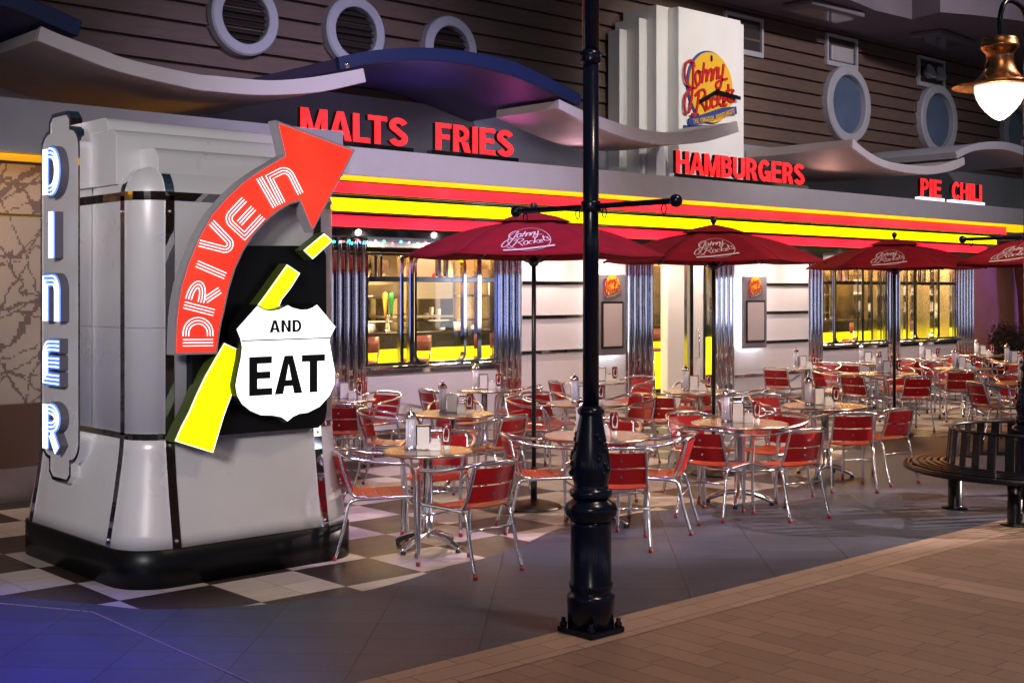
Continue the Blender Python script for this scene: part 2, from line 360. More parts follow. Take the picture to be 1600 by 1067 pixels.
def smooth3(pts, k=5):
    P = [Vector(p) for p in pts]; out = []
    for i in range(len(P) - 1):
        p0 = P[max(i - 1, 0)]; p1 = P[i]; p2 = P[i + 1]; p3 = P[min(i + 2, len(P) - 1)]
        for j in range(k):
            t = j / k
            out.append(.5 * ((2 * p1) + (p2 - p0) * t + (2 * p0 - 5 * p1 + 4 * p2 - p3) * t * t + (3 * p1 - p0 - 3 * p2 + p3) * t ** 3))
    out.append(P[-1]); return out
def obj(name, bm, mat, parent=None, bevel=0., smooth=False, label=None):
    me = bpy.data.meshes.new(name)
    if smooth:
        for f in bm.faces: f.smooth = True
    for e in bm.edges:
        if len(e.link_faces) == 2 and e.calc_face_angle(0) > .75: e.smooth = False
    bm.to_mesh(me); bm.free(); me.materials.append(M[mat] if isinstance(mat, str) else mat)
    o = bpy.data.objects.new(name, me); COL.objects.link(o)
    if parent is not None: o.parent = parent
    if bevel:
        b = o.modifiers.new('bevel', 'BEVEL'); b.width = bevel; b.segments = 2; b.limit_method = 'ANGLE'; b.angle_limit = R(40)
    if label: o['label'] = label
    return o
def tag(o, label, cat, group=None):
    o['label'] = label; o['category'] = cat
    if group: o['group'] = group
    return o
def thing(name, label, cat, loc=(0, 0, 0), rz=0., group=None):
    o = bpy.data.objects.new(name, None); COL.objects.link(o); o.location = loc; o.rotation_euler = (0, 0, rz); o.empty_display_size = .1
    return tag(o, label, cat, group)
def struct(name, bm, mat):
    o = obj(name, bm, mat); o['kind'] = 'structure'; return o
def dup(root, loc, rz, label, group=None):
    r = root.copy(); COL.objects.link(r); r.location = loc; r.rotation_euler = (0, 0, rz); r['label'] = label
    if group: r['group'] = group
    for ch in root.children:
        c = ch.copy(); COL.objects.link(c); c.parent = r
        for g in ch.children:
            d = g.copy(); COL.objects.link(d); d.parent = c
    return r
def boxo(name, mat, parent, *ext, bevel=0., label=None):
    bm = B(); box(bm, *ext); return obj(name, bm, mat, parent, bevel, label=label)
def rrect(x0, x1, z0, z1, r, k=5):
    out = []
    for cx, cz, a in ((x1 - r, z0 + r, -90), (x1 - r, z1 - r, 0), (x0 + r, z1 - r, 90), (x0 + r, z0 + r, 180)):
        for i in range(k + 1):
            q = R(a + 90 * i / k); out.append((cx + r * math.cos(q), cz + r * math.sin(q)))
    return out
GLY = {}
def _arc(cx, cy, rx, ry, a0, a1, k=10): return [(cx + rx * math.cos(R(a0 + (a1 - a0) * i / k)), cy + ry * math.sin(R(a0 + (a1 - a0) * i / k))) for i in range(k + 1)]
def _band(path, t, s=1):
    l, r = offset(path, t / 2), offset(path, -t / 2)
    return [[l[i], l[i + 1], r[i + 1], r[i]] for i in range(len(path) - 1)]
def bold_letter(ch, t):
    """grotesque capital of height 1 as a list of polygons that only meet edge to edge; t = stroke"""
    h = t * .86; q = t / 2; bx = lambda x0, y0, x1, y1: [(x0, y0), (x1, y0), (x1, y1), (x0, y1)]
    if ch == 'I': return [bx(0, 0, t, 1)]
    if ch == 'L': return [bx(0, 0, t, 1), bx(t, 0, .56, h)]
    if ch == 'T': return [bx(0, 1 - h, .64, 1), bx(.32 - q, 0, .32 + q, 1 - h)]
    if ch == 'E': return [bx(0, 0, t, 1), bx(t, 0, .6, h), bx(t, 1 - h, .59, 1), bx(t, .52 - h / 2, .55, .52 + h / 2)]
    if ch == 'F': return [bx(0, 0, t, 1), bx(t, 1 - h, .57, 1), bx(t, .5 - h / 2, .51, .5 + h / 2)]
    if ch == 'H': return [bx(0, 0, t, 1), bx(.68 - t, 0, .68, 1), bx(t, .52 - h / 2, .68 - t, .52 + h / 2)]
    if ch == 'M': return [bx(0, 0, t * .92, 1), bx(.84 - t * .92, 0, .84, 1), [(t * .92, 1), (t * .92, 1 - t * 1.6), (.42 - t * .42, 0), (.42, 0), (.42, t * 1.35), (t * .92 + .05, 1)], [(.84 - t * .92, 1), (.84 - t * .92 - .05, 1), (.42, t * 1.35), (.42, 0), (.42 + t * .42, 0), (.84 - t * .92, 1 - t * 1.6)]]
    if ch == 'N': return [bx(0, 0, t, 1), bx(.68 - t, 0, .68, 1), [(t, 1), (t, 1 - t * 1.5), (.68 - t, 0), (.68 - t, t * 1.5)]]
    if ch == 'A':
        w = .74; y0 = .2; y1 = y0 + h * .9; xl = lambda y: y * (w / 2 - q * 1.05); e = lambda y: w / 2 - max(0, (.80 - y)) / .80 * (w / 2 - t * 1.05)
        return [[(0, 0), (t * 1.05, 0), (e(y0), y0), (e(y1), y1), (w / 2, .80), (w / 2, 1), (w / 2 - q * 1.05, 1)], [(w, 0), (w / 2 + q * 1.05, 1), (w / 2, 1), (w / 2, .80), (w - e(y1), y1), (w - e(y0), y0), (w - t * 1.05, 0)],
                [(e(y0), y0), (w - e(y0), y0), (w - e(y1), y1), (e(y1), y1)]]
    if ch in 'PR':
        mid = .46; r = (1 - h / 2 - mid) / 2; cy = (1 - h / 2 + mid) / 2
        out = [bx(0, 0, t, 1)] + _band([(t, 1 - h / 2), (.60 - q - r, 1 - h / 2)] + _arc(.60 - q - r * 1., cy, r, r, 90, -90)[1:] + [(t, mid)], h)
        if ch == 'R': out.append([(.31, mid - h / 2), (.43, 0), (.43 + t * 1.12, 0), (.31 + t * 1.15, mid - h / 2)])
        return out
    if ch == 'B':
        out = [bx(0, 0, t, 1)]; m1 = .53
        for y0, y1, x in ((m1, 1 - h / 2, .57), (h / 2, m1 - .001, .61)):
            r = (y1 - y0) / 2; out += _band([(t, y1), (x - q - r, y1)] + _arc(x - q - r, (y0 + y1) / 2, r, r, 90, -90)[1:] + [(t, y0)], h)
        return out
    if ch == 'D':
        r = (1 - h) / 2; return [bx(0, 0, t, 1)] + _band([(t, 1 - h / 2), (.30, 1 - h / 2)] + _arc(.30, .5, .66 - q - .30, r, 90, -90, 14)[1:] + [(t, h / 2)], h)
    if ch == 'U': return _band([(q, 1)] + _arc(.335, .30, .335 - q, .31 - q, 180, 360, 14) + [(.67 - q, 1)], t)
    if ch == 'C': return _band(_arc(.355, .5, .355 - q, .51 - q, 38, 322, 22), t)
    if ch == 'G': return _band(_arc(.365, .5, .365 - q, .51 - q, 40, 285, 20) + [(.50, h * .9), (.60, .26)], t) + [bx(.73 - t, 0, .73, .50), bx(.40, .50 - h, .73 - t, .50)]
    if ch == 'S': return _band(_arc(.32, .735, .32 - q * 1.05, .275 - q, 18, 205, 12) + _arc(.32, .265, .33 - q * 1.05, .275 - q, 55, 0, 7) + _arc(.32, .265, .33 - q * 1.05, .275 - q, 0, -165, 12)[1:], t)
    if ch == 'O': return _band(_arc(.37, .5, .37 - q, .51 - q, 0, 360, 24), t)
def glyph(ch, t):
    if (ch, t) not in GLY:
        vs, fs = [], []
        for p in bold_letter(ch, t):
            ar = sum(p[i - 1][0] * p[i][1] - p[i][0] * p[i - 1][1] for i in range(len(p)))
            if ar < 0: p = p[::-1]
            ids = []
            for v in p:
                k = next((i for i, u in enumerate(vs) if abs(u[0] - v[0]) + abs(u[1] - v[1]) < 1e-5), None)
                if k is None: vs.append(tuple(v)); k = len(vs) - 1
                if k not in ids: ids.append(k)
            if len(ids) > 2: fs.append(tuple(ids))
        GLY[(ch, t)] = (vs, fs)
    return GLY[(ch, t)]
def text_layout(txt, t, gap=.1, space=.3):
    x = 0; out = []; lo = 0; hi = 1; kern = {'LT': -.14, 'AT': -.12, 'MA': -.03, 'AL': -.03, 'HA': -.03, 'AM': -.03, 'EA': -.04, 'AN': -.03}; prev = ''
    for ch in txt:
        if ch == ' ': x += space; prev = ''; continue
        vs, fs = glyph(ch, t); x += kern.get(prev + ch, 0); out.append((ch, x)); x += max(v[0] for v in vs) + gap; prev = ch
    return out, x - gap, lo, hi
def put_glyph(bm, ch, bold, mp, d0, d1, fr):
    """mp maps glyph xy to frame xz; front face at n*d1"""
    vs, fs = glyph(ch, bold); o, ex, ez, n = [Vector(q) for q in fr]
    A = []; Bq = []
    for v in vs:
        x, z = mp(v); p = o + ex * x + ez * z
        A.append(bm.verts.new(p + n * d1)); Bq.append(bm.verts.new(p + n * d0))
    cnt = {}
    for f in fs:
        try: bm.faces.new([A[i] for i in f])
        except ValueError: continue
        for i in range(len(f)):
            e = (f[i], f[(i + 1) % len(f)]); cnt[e] = 1
    for a, b in list(cnt):
        if (b, a) not in cnt: bm.faces.new((A[a], Bq[a], Bq[b], A[b]))
ARROW = [(-0.235,1.475),(-0.226,1.676),(-0.212,1.789),(-0.19,1.894),(-0.147,2.024),(-0.075,2.183),(0.014,2.332),(0.118,2.443),(0.239,2.551),(0.364,2.633),(0.458,2.687),(0.56,2.747),(0.503,2.957),(1.091,2.821),(0.765,2.28),(0.672,2.47),(0.586,2.445),(0.491,2.393),(0.395,2.32),(0.302,2.228),(0.224,2.118),(0.164,2.002),(0.118,1.868),(0.085,1.732),(0.063,1.65),(0.053,1.597),(0.034,1.472)]
SHIELD = [(0.546,1.761),(0.582,1.744),(0.647,1.73),(0.7,1.732),(0.74,1.745),(0.773,1.763),(0.922,1.613),(0.881,1.546),(0.874,1.512),(0.881,1.478),(0.895,1.409),(0.918,1.306),(0.915,1.226),(0.874,1.149),(0.793,1.08),(0.7,1.046),(0.634,1.043),(0.582,1.026),(0.543,0.999),(0.498,1.029),(0.428,1.045),(0.34,1.053),(0.266,1.085),(0.204,1.132),(0.168,1.188),(0.156,1.253),(0.174,1.338),(0.195,1.423),(0.204,1.498),(0.192,1.552),(0.165,1.611),(0.315,1.758),(0.365,1.733),(0.415,1.725),(0.479,1.734)]
SHLINE = [(0.198,1.537),(0.881,1.539)]
AND = [(0.405,1.585),(0.647,1.583),(0.405,1.665),(0.647,1.669)]
EAT = [(0.253,1.18),(0.834,1.174),(0.253,1.431),(0.834,1.431)]
DASH1 = [(0.707,2.129),(0.87,2.246),(0.938,2.198),(0.779,2.071)]
DASH2 = [(0.313,1.718),(0.408,1.827),(0.487,1.923),(0.576,2.031),(0.677,1.974),(0.6,1.868),(0.535,1.799),(0.479,1.675)]
DASH3 = [(0.109,1.523),(0.252,1.46),(0.227,1.332),(0.178,1.227),(0.106,1.059),(0.028,0.829),(-0.236,0.925),(-0.194,1.01),(-0.142,1.096),(-0.084,1.214),(-0.025,1.322),(0.046,1.431)]
BPANEL = [(-0.065,2.143),(0.883,2.166),(0.93,2.149),(0.956,2.105),(0.962,1.037),(0.946,0.959),(0.893,0.918),(0.141,0.923),(-0.065,0.955)]
NEON = [('D',[-0.091,1.601,0.0,0.177,-0.208,0.004]),('R',[-0.063,1.815,0.053,0.179,-0.207,0.051]),('I',[0.0,1.989,0.028,0.06,-0.199,0.074]),('V',[0.054,2.175,0.105,0.165,-0.189,0.093]),('E',[0.232,2.32,0.147,0.144,-0.165,0.129]),('I',[0.41,2.5,0.058,0.032,-0.125,0.182]),('N',[0.539,2.56,0.175,0.087,-0.111,0.182])]
C1 = ([(0.297,4.093),(0.489,4.038),(0.813,3.97),(1.112,3.907),(1.7,3.858),(1.937,3.861),(2.387,3.874),(2.664,3.902),(2.995,3.966),(3.353,4.055),(3.629,4.13)],[(0.266,3.966),(0.608,3.877),(1.001,3.788),(1.7,3.713),(1.937,3.712),(2.321,3.722),(2.722,3.766),(3.138,3.839),(3.665,3.993)])
C2 = ([(3.296,4.199),(3.565,4.278),(3.93,4.363),(4.402,4.435),(4.903,4.468),(5.535,4.459),(5.979,4.382),(6.441,4.267),(6.76,4.183)],[(3.318,4.069),(3.565,4.147),(3.93,4.229),(4.402,4.295),(4.903,4.321),(5.32,4.305),(5.755,4.258),(6.09,4.196),(6.441,4.116),(6.739,4.053)])
C3 = ([(6.43,4.098),(6.789,4.015),(7.067,3.969),(7.37,3.923),(7.717,3.883),(8.184,3.867),(8.569,3.887),(9.084,3.968),(9.485,4.062),(9.787,4.148)],[(6.42,3.987),(6.782,3.885),(7.067,3.826),(7.37,3.767),(7.717,3.724),(8.184,3.713),(8.569,3.735),(9.084,3.808),(9.485,3.908),(9.829,4.005)])
C4 = ([(12.581,4.138),(12.919,3.995),(13.409,3.88),(13.917,3.85),(14.713,3.866),(15.262,3.94),(15.911,4.093)],[(12.563,3.993),(12.91,3.878),(13.157,3.808),(13.665,3.733),(14.442,3.722),(14.987,3.756),(15.552,3.854),(15.933,3.969)])
C5 = ([(15.552,4.161),(16.138,4.323),(16.746,4.418),(17.378,4.452),(18.035,4.407),(18.783,4.295)],[(15.615,4.049),(16.127,4.203),(16.746,4.285),(17.366,4.311),(18.035,4.253),(18.783,4.143)])
C0 = ([(-0.506,4.345),(-0.048,4.336),(0.203,4.3),(0.356,4.264),(0.511,4.219),(0.639,4.176)],[(-0.506,4.222),(-0.048,4.203),(0.151,4.164),(0.333,4.117),(0.608,4.043)])
TABLES = {'T1': (1.72,-0.04,0.64),'T2': (3.66,2.0,0.77),'T3': (3.83,4.0,0.65),'T4': (5.79,4.0,0.65),'T5': (5.38,1.93,0.82),'T6': (3.3,-0.2,0.84),'T7': (4.94,-0.36,0.84),'T8': (7.5,2.18,0.84),'T9': (6.94,0.11,0.84),'T10': (12.22,4.0,0.66),'T11': (14.05,4.0,0.65),'T12': (11.88,2.4,0.84),'T13': (15.82,4.0,0.7),'T14': (13.78,2.28,0.84),'T15': (17.73,4.0,0.67),'T16': (16.06,2.56,0.8),'T17': (11.54,0.17,0.84),'T18': (7.78,4.0,0.65)}
CHAIRS = [('T1',1.52,-0.74),('T1',1.34,0.09),('T1',2.24,0.48),('T2',3.66,1.45),('T2',3.2,2.4),('T2',4.19,2.61),('T3',4.23,4.07),('T3',3.37,3.41),('T4',5.29,4.1),('T4',6.16,3.82),('T6',2.83,-0.03),('T6',2.84,-0.87),('T6',3.52,-0.65),('T6',3.97,0.3),('T7',4.33,-0.57),('T7',4.76,-0.97),('T7',5.44,-0.36),('T7',5.01,0.13),('T8',6.68,1.98),('T8',7.77,1.76),('T8',8.11,2.75),('T18',8.3,3.98),('T18',7.39,4.13),('T10',11.6,3.97),('T10',12.8,4.1),('T17',10.99,0.39),('T17',12.22,0.66),('T17',10.83,-0.28),('T5',5.14,2.45),('T5',5.62,2.75),('T5',6.12,2.05),('T9',6.38,-0.5),('T9',6.99,-0.48),('T9',7.2,0.85),('T9',6.42,0.68),('T11',13.5,3.95),('T11',14.62,3.9),('T12',11.16,2.34),('T12',11.35,1.75),('T12',12.65,2.74),('T12',11.75,3.2),('T13',15.25,3.9),('T13',16.4,3.9),('T14',13.01,1.94),('T14',14.5,2.0),('T14',14.3,2.95),('T14',13.4,3.02),('T15',17.1,3.9),('T15',18.4,3.8),('T16',16.4,3.3),('T16',15.31,2.23),('T16',16.5,1.9)]
SLATE = [(-1.09,0.61),(-0.76,-0.01),(-0.59,-0.32),(-0.3,-0.54),(0.07,-0.71),(0.57,-0.8),(1.02,-0.73),(1.45,-0.6),(1.81,-0.57),(2.35,-0.39),(2.93,-0.14),(3.49,-0.08),(4.01,-0.07),(4.23,-0.14),(4.62,-0.29),(5.28,-0.34),(6.45,-0.01),(8.24,0.81),(9.91,1.43),(10.31,1.06),(10.45,0.68),(9.72,-0.31)]
LETTERS = {'MALTS': [(3.16,3.406),(4.536,3.425),(3.16,3.707),(4.536,3.754)],'FRIES': [(4.932,3.441),(6.102,3.446),(4.932,3.726),(6.102,3.732)],'HAMBURGERS': [(9.049,3.444),(11.97,3.447),(9.049,3.725),(11.97,3.733)],'PIE': [(15.284,3.432),(15.95,3.444),(15.284,3.73),(15.95,3.728)],'CHILI': [(16.315,3.44),(17.345,3.434),(16.315,3.748),(17.345,3.729)]}
UMB = [(3.48,0.71),(6.23,0.96),(10.69,1.58),(9.97,-0.78)]
ADDED_SHOP = [glow('added_shop_cool', (.75, .82, 1.), 3.6, 0), glow('added_shop_blue', (.2, .3, 1.), 4., 0), glow('added_shop_warm', (1., .72, .42), 3., 0)]  # glowing panes added out of view as chrome reflections
# ------------------------------------------------------------------ the ground
bm = B(); box(bm, -60, 90, -60, 60, -.3, -.01); struct('ground', bm, 'ground')
bm = B(); bm.faces.new([bm.verts.new(p) for p in ((-8, -6, 0), (40, -6, 0), (40, 12, 0), (-8, 12, 0))]); struct('checker_floor', bm, 'checker')
left = [(-7.9, 4.0), (-4., 2.9), (-2.2, 1.75)]
edge = left + smooth_path(SLATE[:19] + [(11.5, 1.0), (13.5, .25), (16., .1), (19, .9), (24, 2.2), (39.9, 2.4)], 4)
bm = B(); bm.faces.new([bm.verts.new((x, y, .004)) for x, y in edge] + [bm.verts.new((39.9, -5.9, .004)), bm.verts.new((-7.9, -5.9, .004))][0:])
struct('slate_paving', bm, 'slate')
bm = B(); bm.faces.new([bm.verts.new(p) for p in ((-8, -2.62, .008), (-8, -30, .008), (40, -30, .008), (40, -2.62, .008))]); struct('brick_paving', bm, 'brick')
bm = B(); bm.faces.new([bm.verts.new(p) for p in ((-8, -2.3, .010), (-8, -2.62, .010), (40, -2.62, .010), (40, -2.3, .010))]); struct('paving_border', bm, 'brickl')
bm = B(); bm.faces.new([bm.verts.new(p) for p in ((3.304, -2.622, .009), (3.304, -20, .009), (3.596, -20, .009), (3.596, -2.622, .009))]); struct('paving_band', bm, 'brickb')
# the pale metal seam let into the slate
bm = B(); tube(bm, [(-2.6, 1.7, .004), (-1.5, .72, .004), (-1.17, .4, .004), (-.853, -.174, .004), (-.875, -1.95, .004), (-.88, -2.29, .004)], .005, 6); struct('floor_seam', bm, 'brickl')

# ------------------------------------------------------------------ arcade building behind: siding, portholes, niches, ceiling
YW = 5.5
mall = thing('arcade_building', 'tall arcade wall of dark brown clapboard siding above the diner', 'building', (0, YW, 0))
bm = B(); hgt = .225; z = 3.0
prof = []
while z < 9.0:
    prof += [(-.055, z), (-.053, z + .012), (-.03, z + hgt - .03), (.03, z + hgt - .028), (.03, z + hgt)]; z += hgt
xs = [-12, 45]
rows = [[bm.verts.new((x, y, zz)) for y, zz in prof] for x in xs]
for i in range(len(prof) - 1): bm.faces.new((rows[0][i], rows[1][i], rows[1][i + 1], rows[0][i + 1]))
bmesh.ops.recalc_face_normals(bm, faces=bm.faces[:])
obj('siding_wall', bm, 'siding', mall)
bm = B()
for zz, sh in ((3.9, 0.), (5.2, .8), (6.1, 2.)):
    pass
boxo('metal_wall', 'greywall', mall, -6, 30, -.10, -.06, 2.9, 4.22)
boxo('inner_core', 'niche', mall, -12, 45, .06, .2, 3.0, 9)
def ring_mesh(bm, r0, r1, y0, y1, n=40):
    P = []
    for j in range(n):
        q = 2 * math.pi * j / n; c, s = math.cos(q), math.sin(q)
        P.append([bm.verts.new((r * c, y, r * s)) for r, y in ((r1, y1), (r1, y0 + .02), (r1 - .02, y0), (r0 + .01, y0), (r0, y0 + .01), (r0, y1))])
    for j in range(n):
        a, b = P[j], P[(j + 1) % n]
        for i in range(5):
            f = bm.faces.new((a[i], a[i + 1], b[i + 1], b[i])); f.smooth = False
    bmesh.ops.recalc_face_normals(bm, faces=bm.faces[:])
def porthole(x, z, r, glazed):
    bm = B(); ring_mesh(bm, r * (.76 if glazed else .70), r, -.16, .03)
    f = obj('porthole', bm, 'portframe', mall); f.location = (x, 0, z)
    bm = B()
    if glazed:
        vs = [bm.verts.new((r * .77 * math.cos(2 * math.pi * j / 40), -.055, r * .77 * math.sin(2 * math.pi * j / 40))) for j in range(40)]
        bm.faces.new(vs); obj('pane', bm, 'portglass', f)
    else:
        vs = [bm.verts.new((r * .77 * math.cos(2 * math.pi * j / 40), -.04, r * .77 * math.sin(2 * math.pi * j / 40))) for j in range(40)]
        bm.faces.new(vs)
        k = int(r * 1.5 / .075)
        for i in range(k):
            zz = -r * .72 + i * .075; hw = math.sqrt(max(.0, (r * .74) ** 2 - (zz + .02) ** 2))
            if hw < .05: continue
            vs = [bm.verts.new(p) for p in ((-hw, -.045, zz + .05), (hw, -.045, zz + .05), (hw, -.1, zz), (-hw, -.1, zz))]; bm.faces.new(vs)
            vs = [bm.verts.new(p) for p in ((-hw, -.1, zz - .008), (hw, -.1, zz - .008), (hw, -.1, zz), (-hw, -.1, zz))]; bm.faces.new(vs)
        obj('louvre', bm, 'louvre', f)
for x, z, r, g in ((3.42, 4.93, .43, 0), (4.93, 4.97, .43, 0), (6.42, 4.95, .43, 0), (15.52, 5.15, .68, 1), (18.62, 5.15, .68, 1), (21.9, 5.15, .68, 1)): porthole(x, z, r, g)
def niche(x, z, wd, h, kind):
    bm = B(); t = .05
    box(bm, x - wd / 2 - t, x + wd / 2 + t, -.09, -.02, z - h / 2 - t * 1.6, z - h / 2); box(bm, x - wd / 2 - t, x + wd / 2 + t, -.09, -.02, z + h / 2, z + h / 2 + t)
    box(bm, x - wd / 2 - t, x - wd / 2, -.09, -.02, z - h / 2, z + h / 2); box(bm, x + wd / 2, x + wd / 2 + t, -.09, -.02, z - h / 2, z + h / 2)
    f = obj('spotlight_niche', bm, 'portframe', mall)
    boxo('recess', 'niche', f, x - wd / 2, x + wd / 2, -.05, -.03, z - h / 2, z + h / 2)
    if kind == 2:
        for dx in (-.18, .2):
            bm = B(); lathe(bm, [(.0, 0), (.1, 0), (.14, .1), (.15, .12), (.13, .12), (0, .09)], 20)
            bmesh.ops.rotate(bm, cent=(0, 0, 0), matrix=Matrix.Rotation(R(70), 3, 'X'), verts=bm.verts[:]); bmesh.ops.translate(bm, vec=(x + dx, -.06, z - .05), verts=bm.verts[:])
            obj('spotlight', bm, 'portframe', f)
    elif kind == 1:
        bm = B(); box(bm, x - .38, x + .3, -.12, -.055, z - .2, z + .06); obj('floodlight', bm, 'parapet', f, .02)
for x, z, wd, h, k in ((12.6, 6.0, .9, .5, 0), (15.4, 6.08, .86, .42, 1), (18.45, 6.06, .88, .44, 2)): niche(x, z, wd, h, k)
# the far side of the same hall, behind the viewer: dark wall, lit shop windows added for the chrome to mirror
boxo('opposite_wall', 'siding', mall, -30, 45, -26.5, -26.2, 0, 8)
for i, (x, wd, z0, h, mt) in enumerate(((-22, 2.2, .4, 2.4, 0), (-16, 1.0, .2, 2.8, 1), (-10.5, 2.0, .5, 2.2, 2), (-4, .9, .2, 2.8, 0), (1.5, 2.4, .5, 2.2, 1), (7.5, 1.2, .3, 2.6, 2), (13, 1.8, .5, 2.2, 0), (19, 1.0, .2, 2.7, 1), (26, 2.2, .5, 2.3, 0), (34, 1.6, .4, 2.4, 2))):
    f = boxo('added_shop_window', 'portframe', mall, x - .08, x + wd + .08, -26.19, -26.12, z0 - .08, z0 + h + .08)
    boxo('added_lit_pane', ADDED_SHOP[mt], f, x, x + wd, -26.119, -26.10, z0, z0 + h)
boxo('opposite_wall', 'siding', mall, -30.3, -30.0, -26, 14, 0, 8)  # unseen side wall, its lit windows added for the chrome strips
for i, (y, wd, z0, h, mt) in enumerate(((-24, 1.6, .4, 2.6, 0), (-19, 1.0, .3, 2.7, 1), (-14, 2.0, .4, 2.5, 0), (-8.5, .9, .3, 2.8, 1), (-4, 1.6, .4, 2.4, 2), (1.5, 1.0, .3, 2.7, 1))):
    f = boxo('added_shop_window', 'portframe', mall, -29.99, -29.93, y - .08, y + wd + .08, z0 - .08, z0 + h + .08)
    boxo('added_lit_pane', ADDED_SHOP[mt], f, -29.929, -29.91, y, y + wd, z0, z0 + h)
# ceiling with its scalloped edge
zc = 6.44
edge2 = [(9.2, 3.9), (12.4, 3.85), (13.4, 4.0), (14.4, 4.15), (15.45, 4.1), (15.3, 3.5)] + [(15.3 + i * .55, 3.45 - .75 * math.sin(math.pi * i / 12)) for i in range(1, 13)] + [(23, 3.4), (24, 3.8), (30, 3.6), (45, 3.6)]
bm = B(); prism(bm, edge2 + [(45, 5.6), (9.2, 5.6)], ((0, 0, 0), (1, 0, 0), (0, 1, 0), (0, 0, 1)), zc, zc + .42)
struct('ceiling', bm, 'ceiling')
cl = thing('ceiling_light_trough', 'dark recessed light trough in the ceiling above the round blue windows', 'ceiling light', (13.6, 4.6, zc))
boxo('trough', 'ceiling', cl, -.75, .75, -.3, .3, -.1, -.004, bevel=.03); boxo('diffuser', 'glass', cl, -.65, .65, -.2, .2, -.13, -.102)
dup(cl, (17.2, 4.5, zc), .1, 'dark recessed light trough in the ceiling right beside the street lamp')

# ------------------------------------------------------------------ wave canopies
def canopy(name, label, prof, mtop, munder, y0=3.4, y1=5.38, dz=0.):
    t_, b_ = [smooth_path(p, 3) for p in prof]
    root = thing(name, label, 'canopy', (t_[0][0], y0, 3.7 + dz), group='wave canopies above the diner')
    ox, oz = t_[0][0], 3.7
    poly = [(x - ox, z - oz) for x, z in t_] + [(x - ox, z - oz) for x, z in reversed(b_)]
    bm = B(); prism(bm, poly, ((0, 0, 0), (1, 0, 0), (0, 0, 1), (0, 1, 0)), 0, .07); obj('front_fascia', bm, mtop, root, .008)
    bm = B(); poly2 = [(x - ox, z - oz - .012) for x, z in t_] + [(x - ox, z - oz + .006) for x, z in reversed(b_)]
    prism(bm, poly2, ((0, 0, 0), (1, 0, 0), (0, 0, 1), (0, 1, 0)), .071, y1 - y0); obj('curved_roof', bm, munder, root)
    return root
canopy('wave_canopy', 'white concave canopy sagging over the corner sign, leftmost white one', C1, 'canopyw', 'underw')
bl = canopy('wave_canopy', 'dark blue arched canopy rising above the words MALTS and FRIES', C2, 'canopyb', 'underb', 3.36, 5.38)
canopy('wave_canopy', 'white sagging canopy passing in front of the cream clock pylon', C3, 'canopyw', 'underw', 3.4, 4.5)
canopy('wave_canopy', 'short white sagging canopy right of the word HAMBURGERS', C4, 'canopyw', 'underw')
canopy('wave_canopy', 'pale blue arched canopy at the right end above PIE CHILI', C5, 'portframe', 'portframe', 3.36, 5.38)
canopy('wave_canopy', 'dark blue canopy end coming down at the top left corner', C0, 'canopyb', 'underb', 3.36, 5.38)
def bolt(root, x, z):
    bm = B(); lathe(bm, [(0, .02), (.018, .02), (.03, .01), (.034, 0)], 12); bmesh.ops.rotate(bm, cent=(0, 0, 0), matrix=Matrix.Rotation(R(90), 3, 'X'), verts=bm.verts[:])
    o = obj('bolt', bm, 'chrome', root); o.location = (x, -.002, z)
bolt(bl, .1, .43)

# ------------------------------------------------------------------ the clock pylon with the restaurant's mark
py = thing('clock_pylon', 'stepped cream pylon of four slabs carrying the yellow restaurant clock', 'pylon sign', (10.6, 4.55, 3.36))
X0, Y0, Z0 = 10.6, 4.55, 3.36
for x0, x1, y, zt in ((9.373, 9.535, 5.17, 5.60), (9.523, 9.691, 4.93, 5.74), (9.688, 9.998, 4.75, 5.92), (9.936, 11.36, 4.55, 5.90), (11.3, 11.58, 4.66, 5.89)):
    boxo('slab', 'pylon', py, x0 - X0, x1 - X0, y - Y0 - .0, 5.4 - Y0 - (x0 % .1) * .1, 0, zt - Z0 - (x0 % .1) * .02, bevel=.004)
J = [[(510, 270), (503, 228), (465, 210), (425, 240), (402, 310), (402, 380), (425, 440), (470, 474), (503, 478), (537, 465)], [(497, 240), (494, 400), (488, 500), (470, 640), (448, 722), (415, 730), (400, 680), (405, 590), (440, 520), (497, 478)],
 [(548, 300), (526, 330), (522, 390), (540, 440), (562, 430), (577, 370), (568, 310), (548, 300), (560, 318), (590, 300)],
 [(622, 205), (597, 415)], [(602, 350), (632, 282), (652, 290), (643, 398)], [(664, 270), (655, 388)], [(662, 330), (692, 262), (712, 278), (702, 378)], [(735, 255), (722, 362)], [(729, 310), (757, 240), (777, 255), (768, 352)],
 [(795, 225), (787, 300), (800, 330), (828, 300)], [(850, 185), (820, 390), (792, 450), (762, 430), (766, 388), (820, 352), (895, 325)],
 [(562, 510), (532, 700), (502, 752), (475, 735)], [(515, 555), (570, 492), (618, 478), (632, 520), (592, 582), (556, 602)], [(572, 592), (606, 630), (642, 690)],
 [(672, 545), (650, 580), (648, 630), (666, 656), (690, 640), (698, 590), (686, 550), (672, 545)], [(757, 560), (735, 540), (710, 580), (716, 630), (748, 622)], [(792, 425), (770, 622)], [(832, 520), (780, 575), (837, 612)],
 [(837, 575), (876, 548), (868, 515), (845, 540), (852, 600), (888, 588)], [(906, 380), (902, 520), (915, 548), (940, 540)], [(880, 455), (945, 428)], [(972, 430), (948, 470), (975, 512), (962, 552), (930, 552)]]
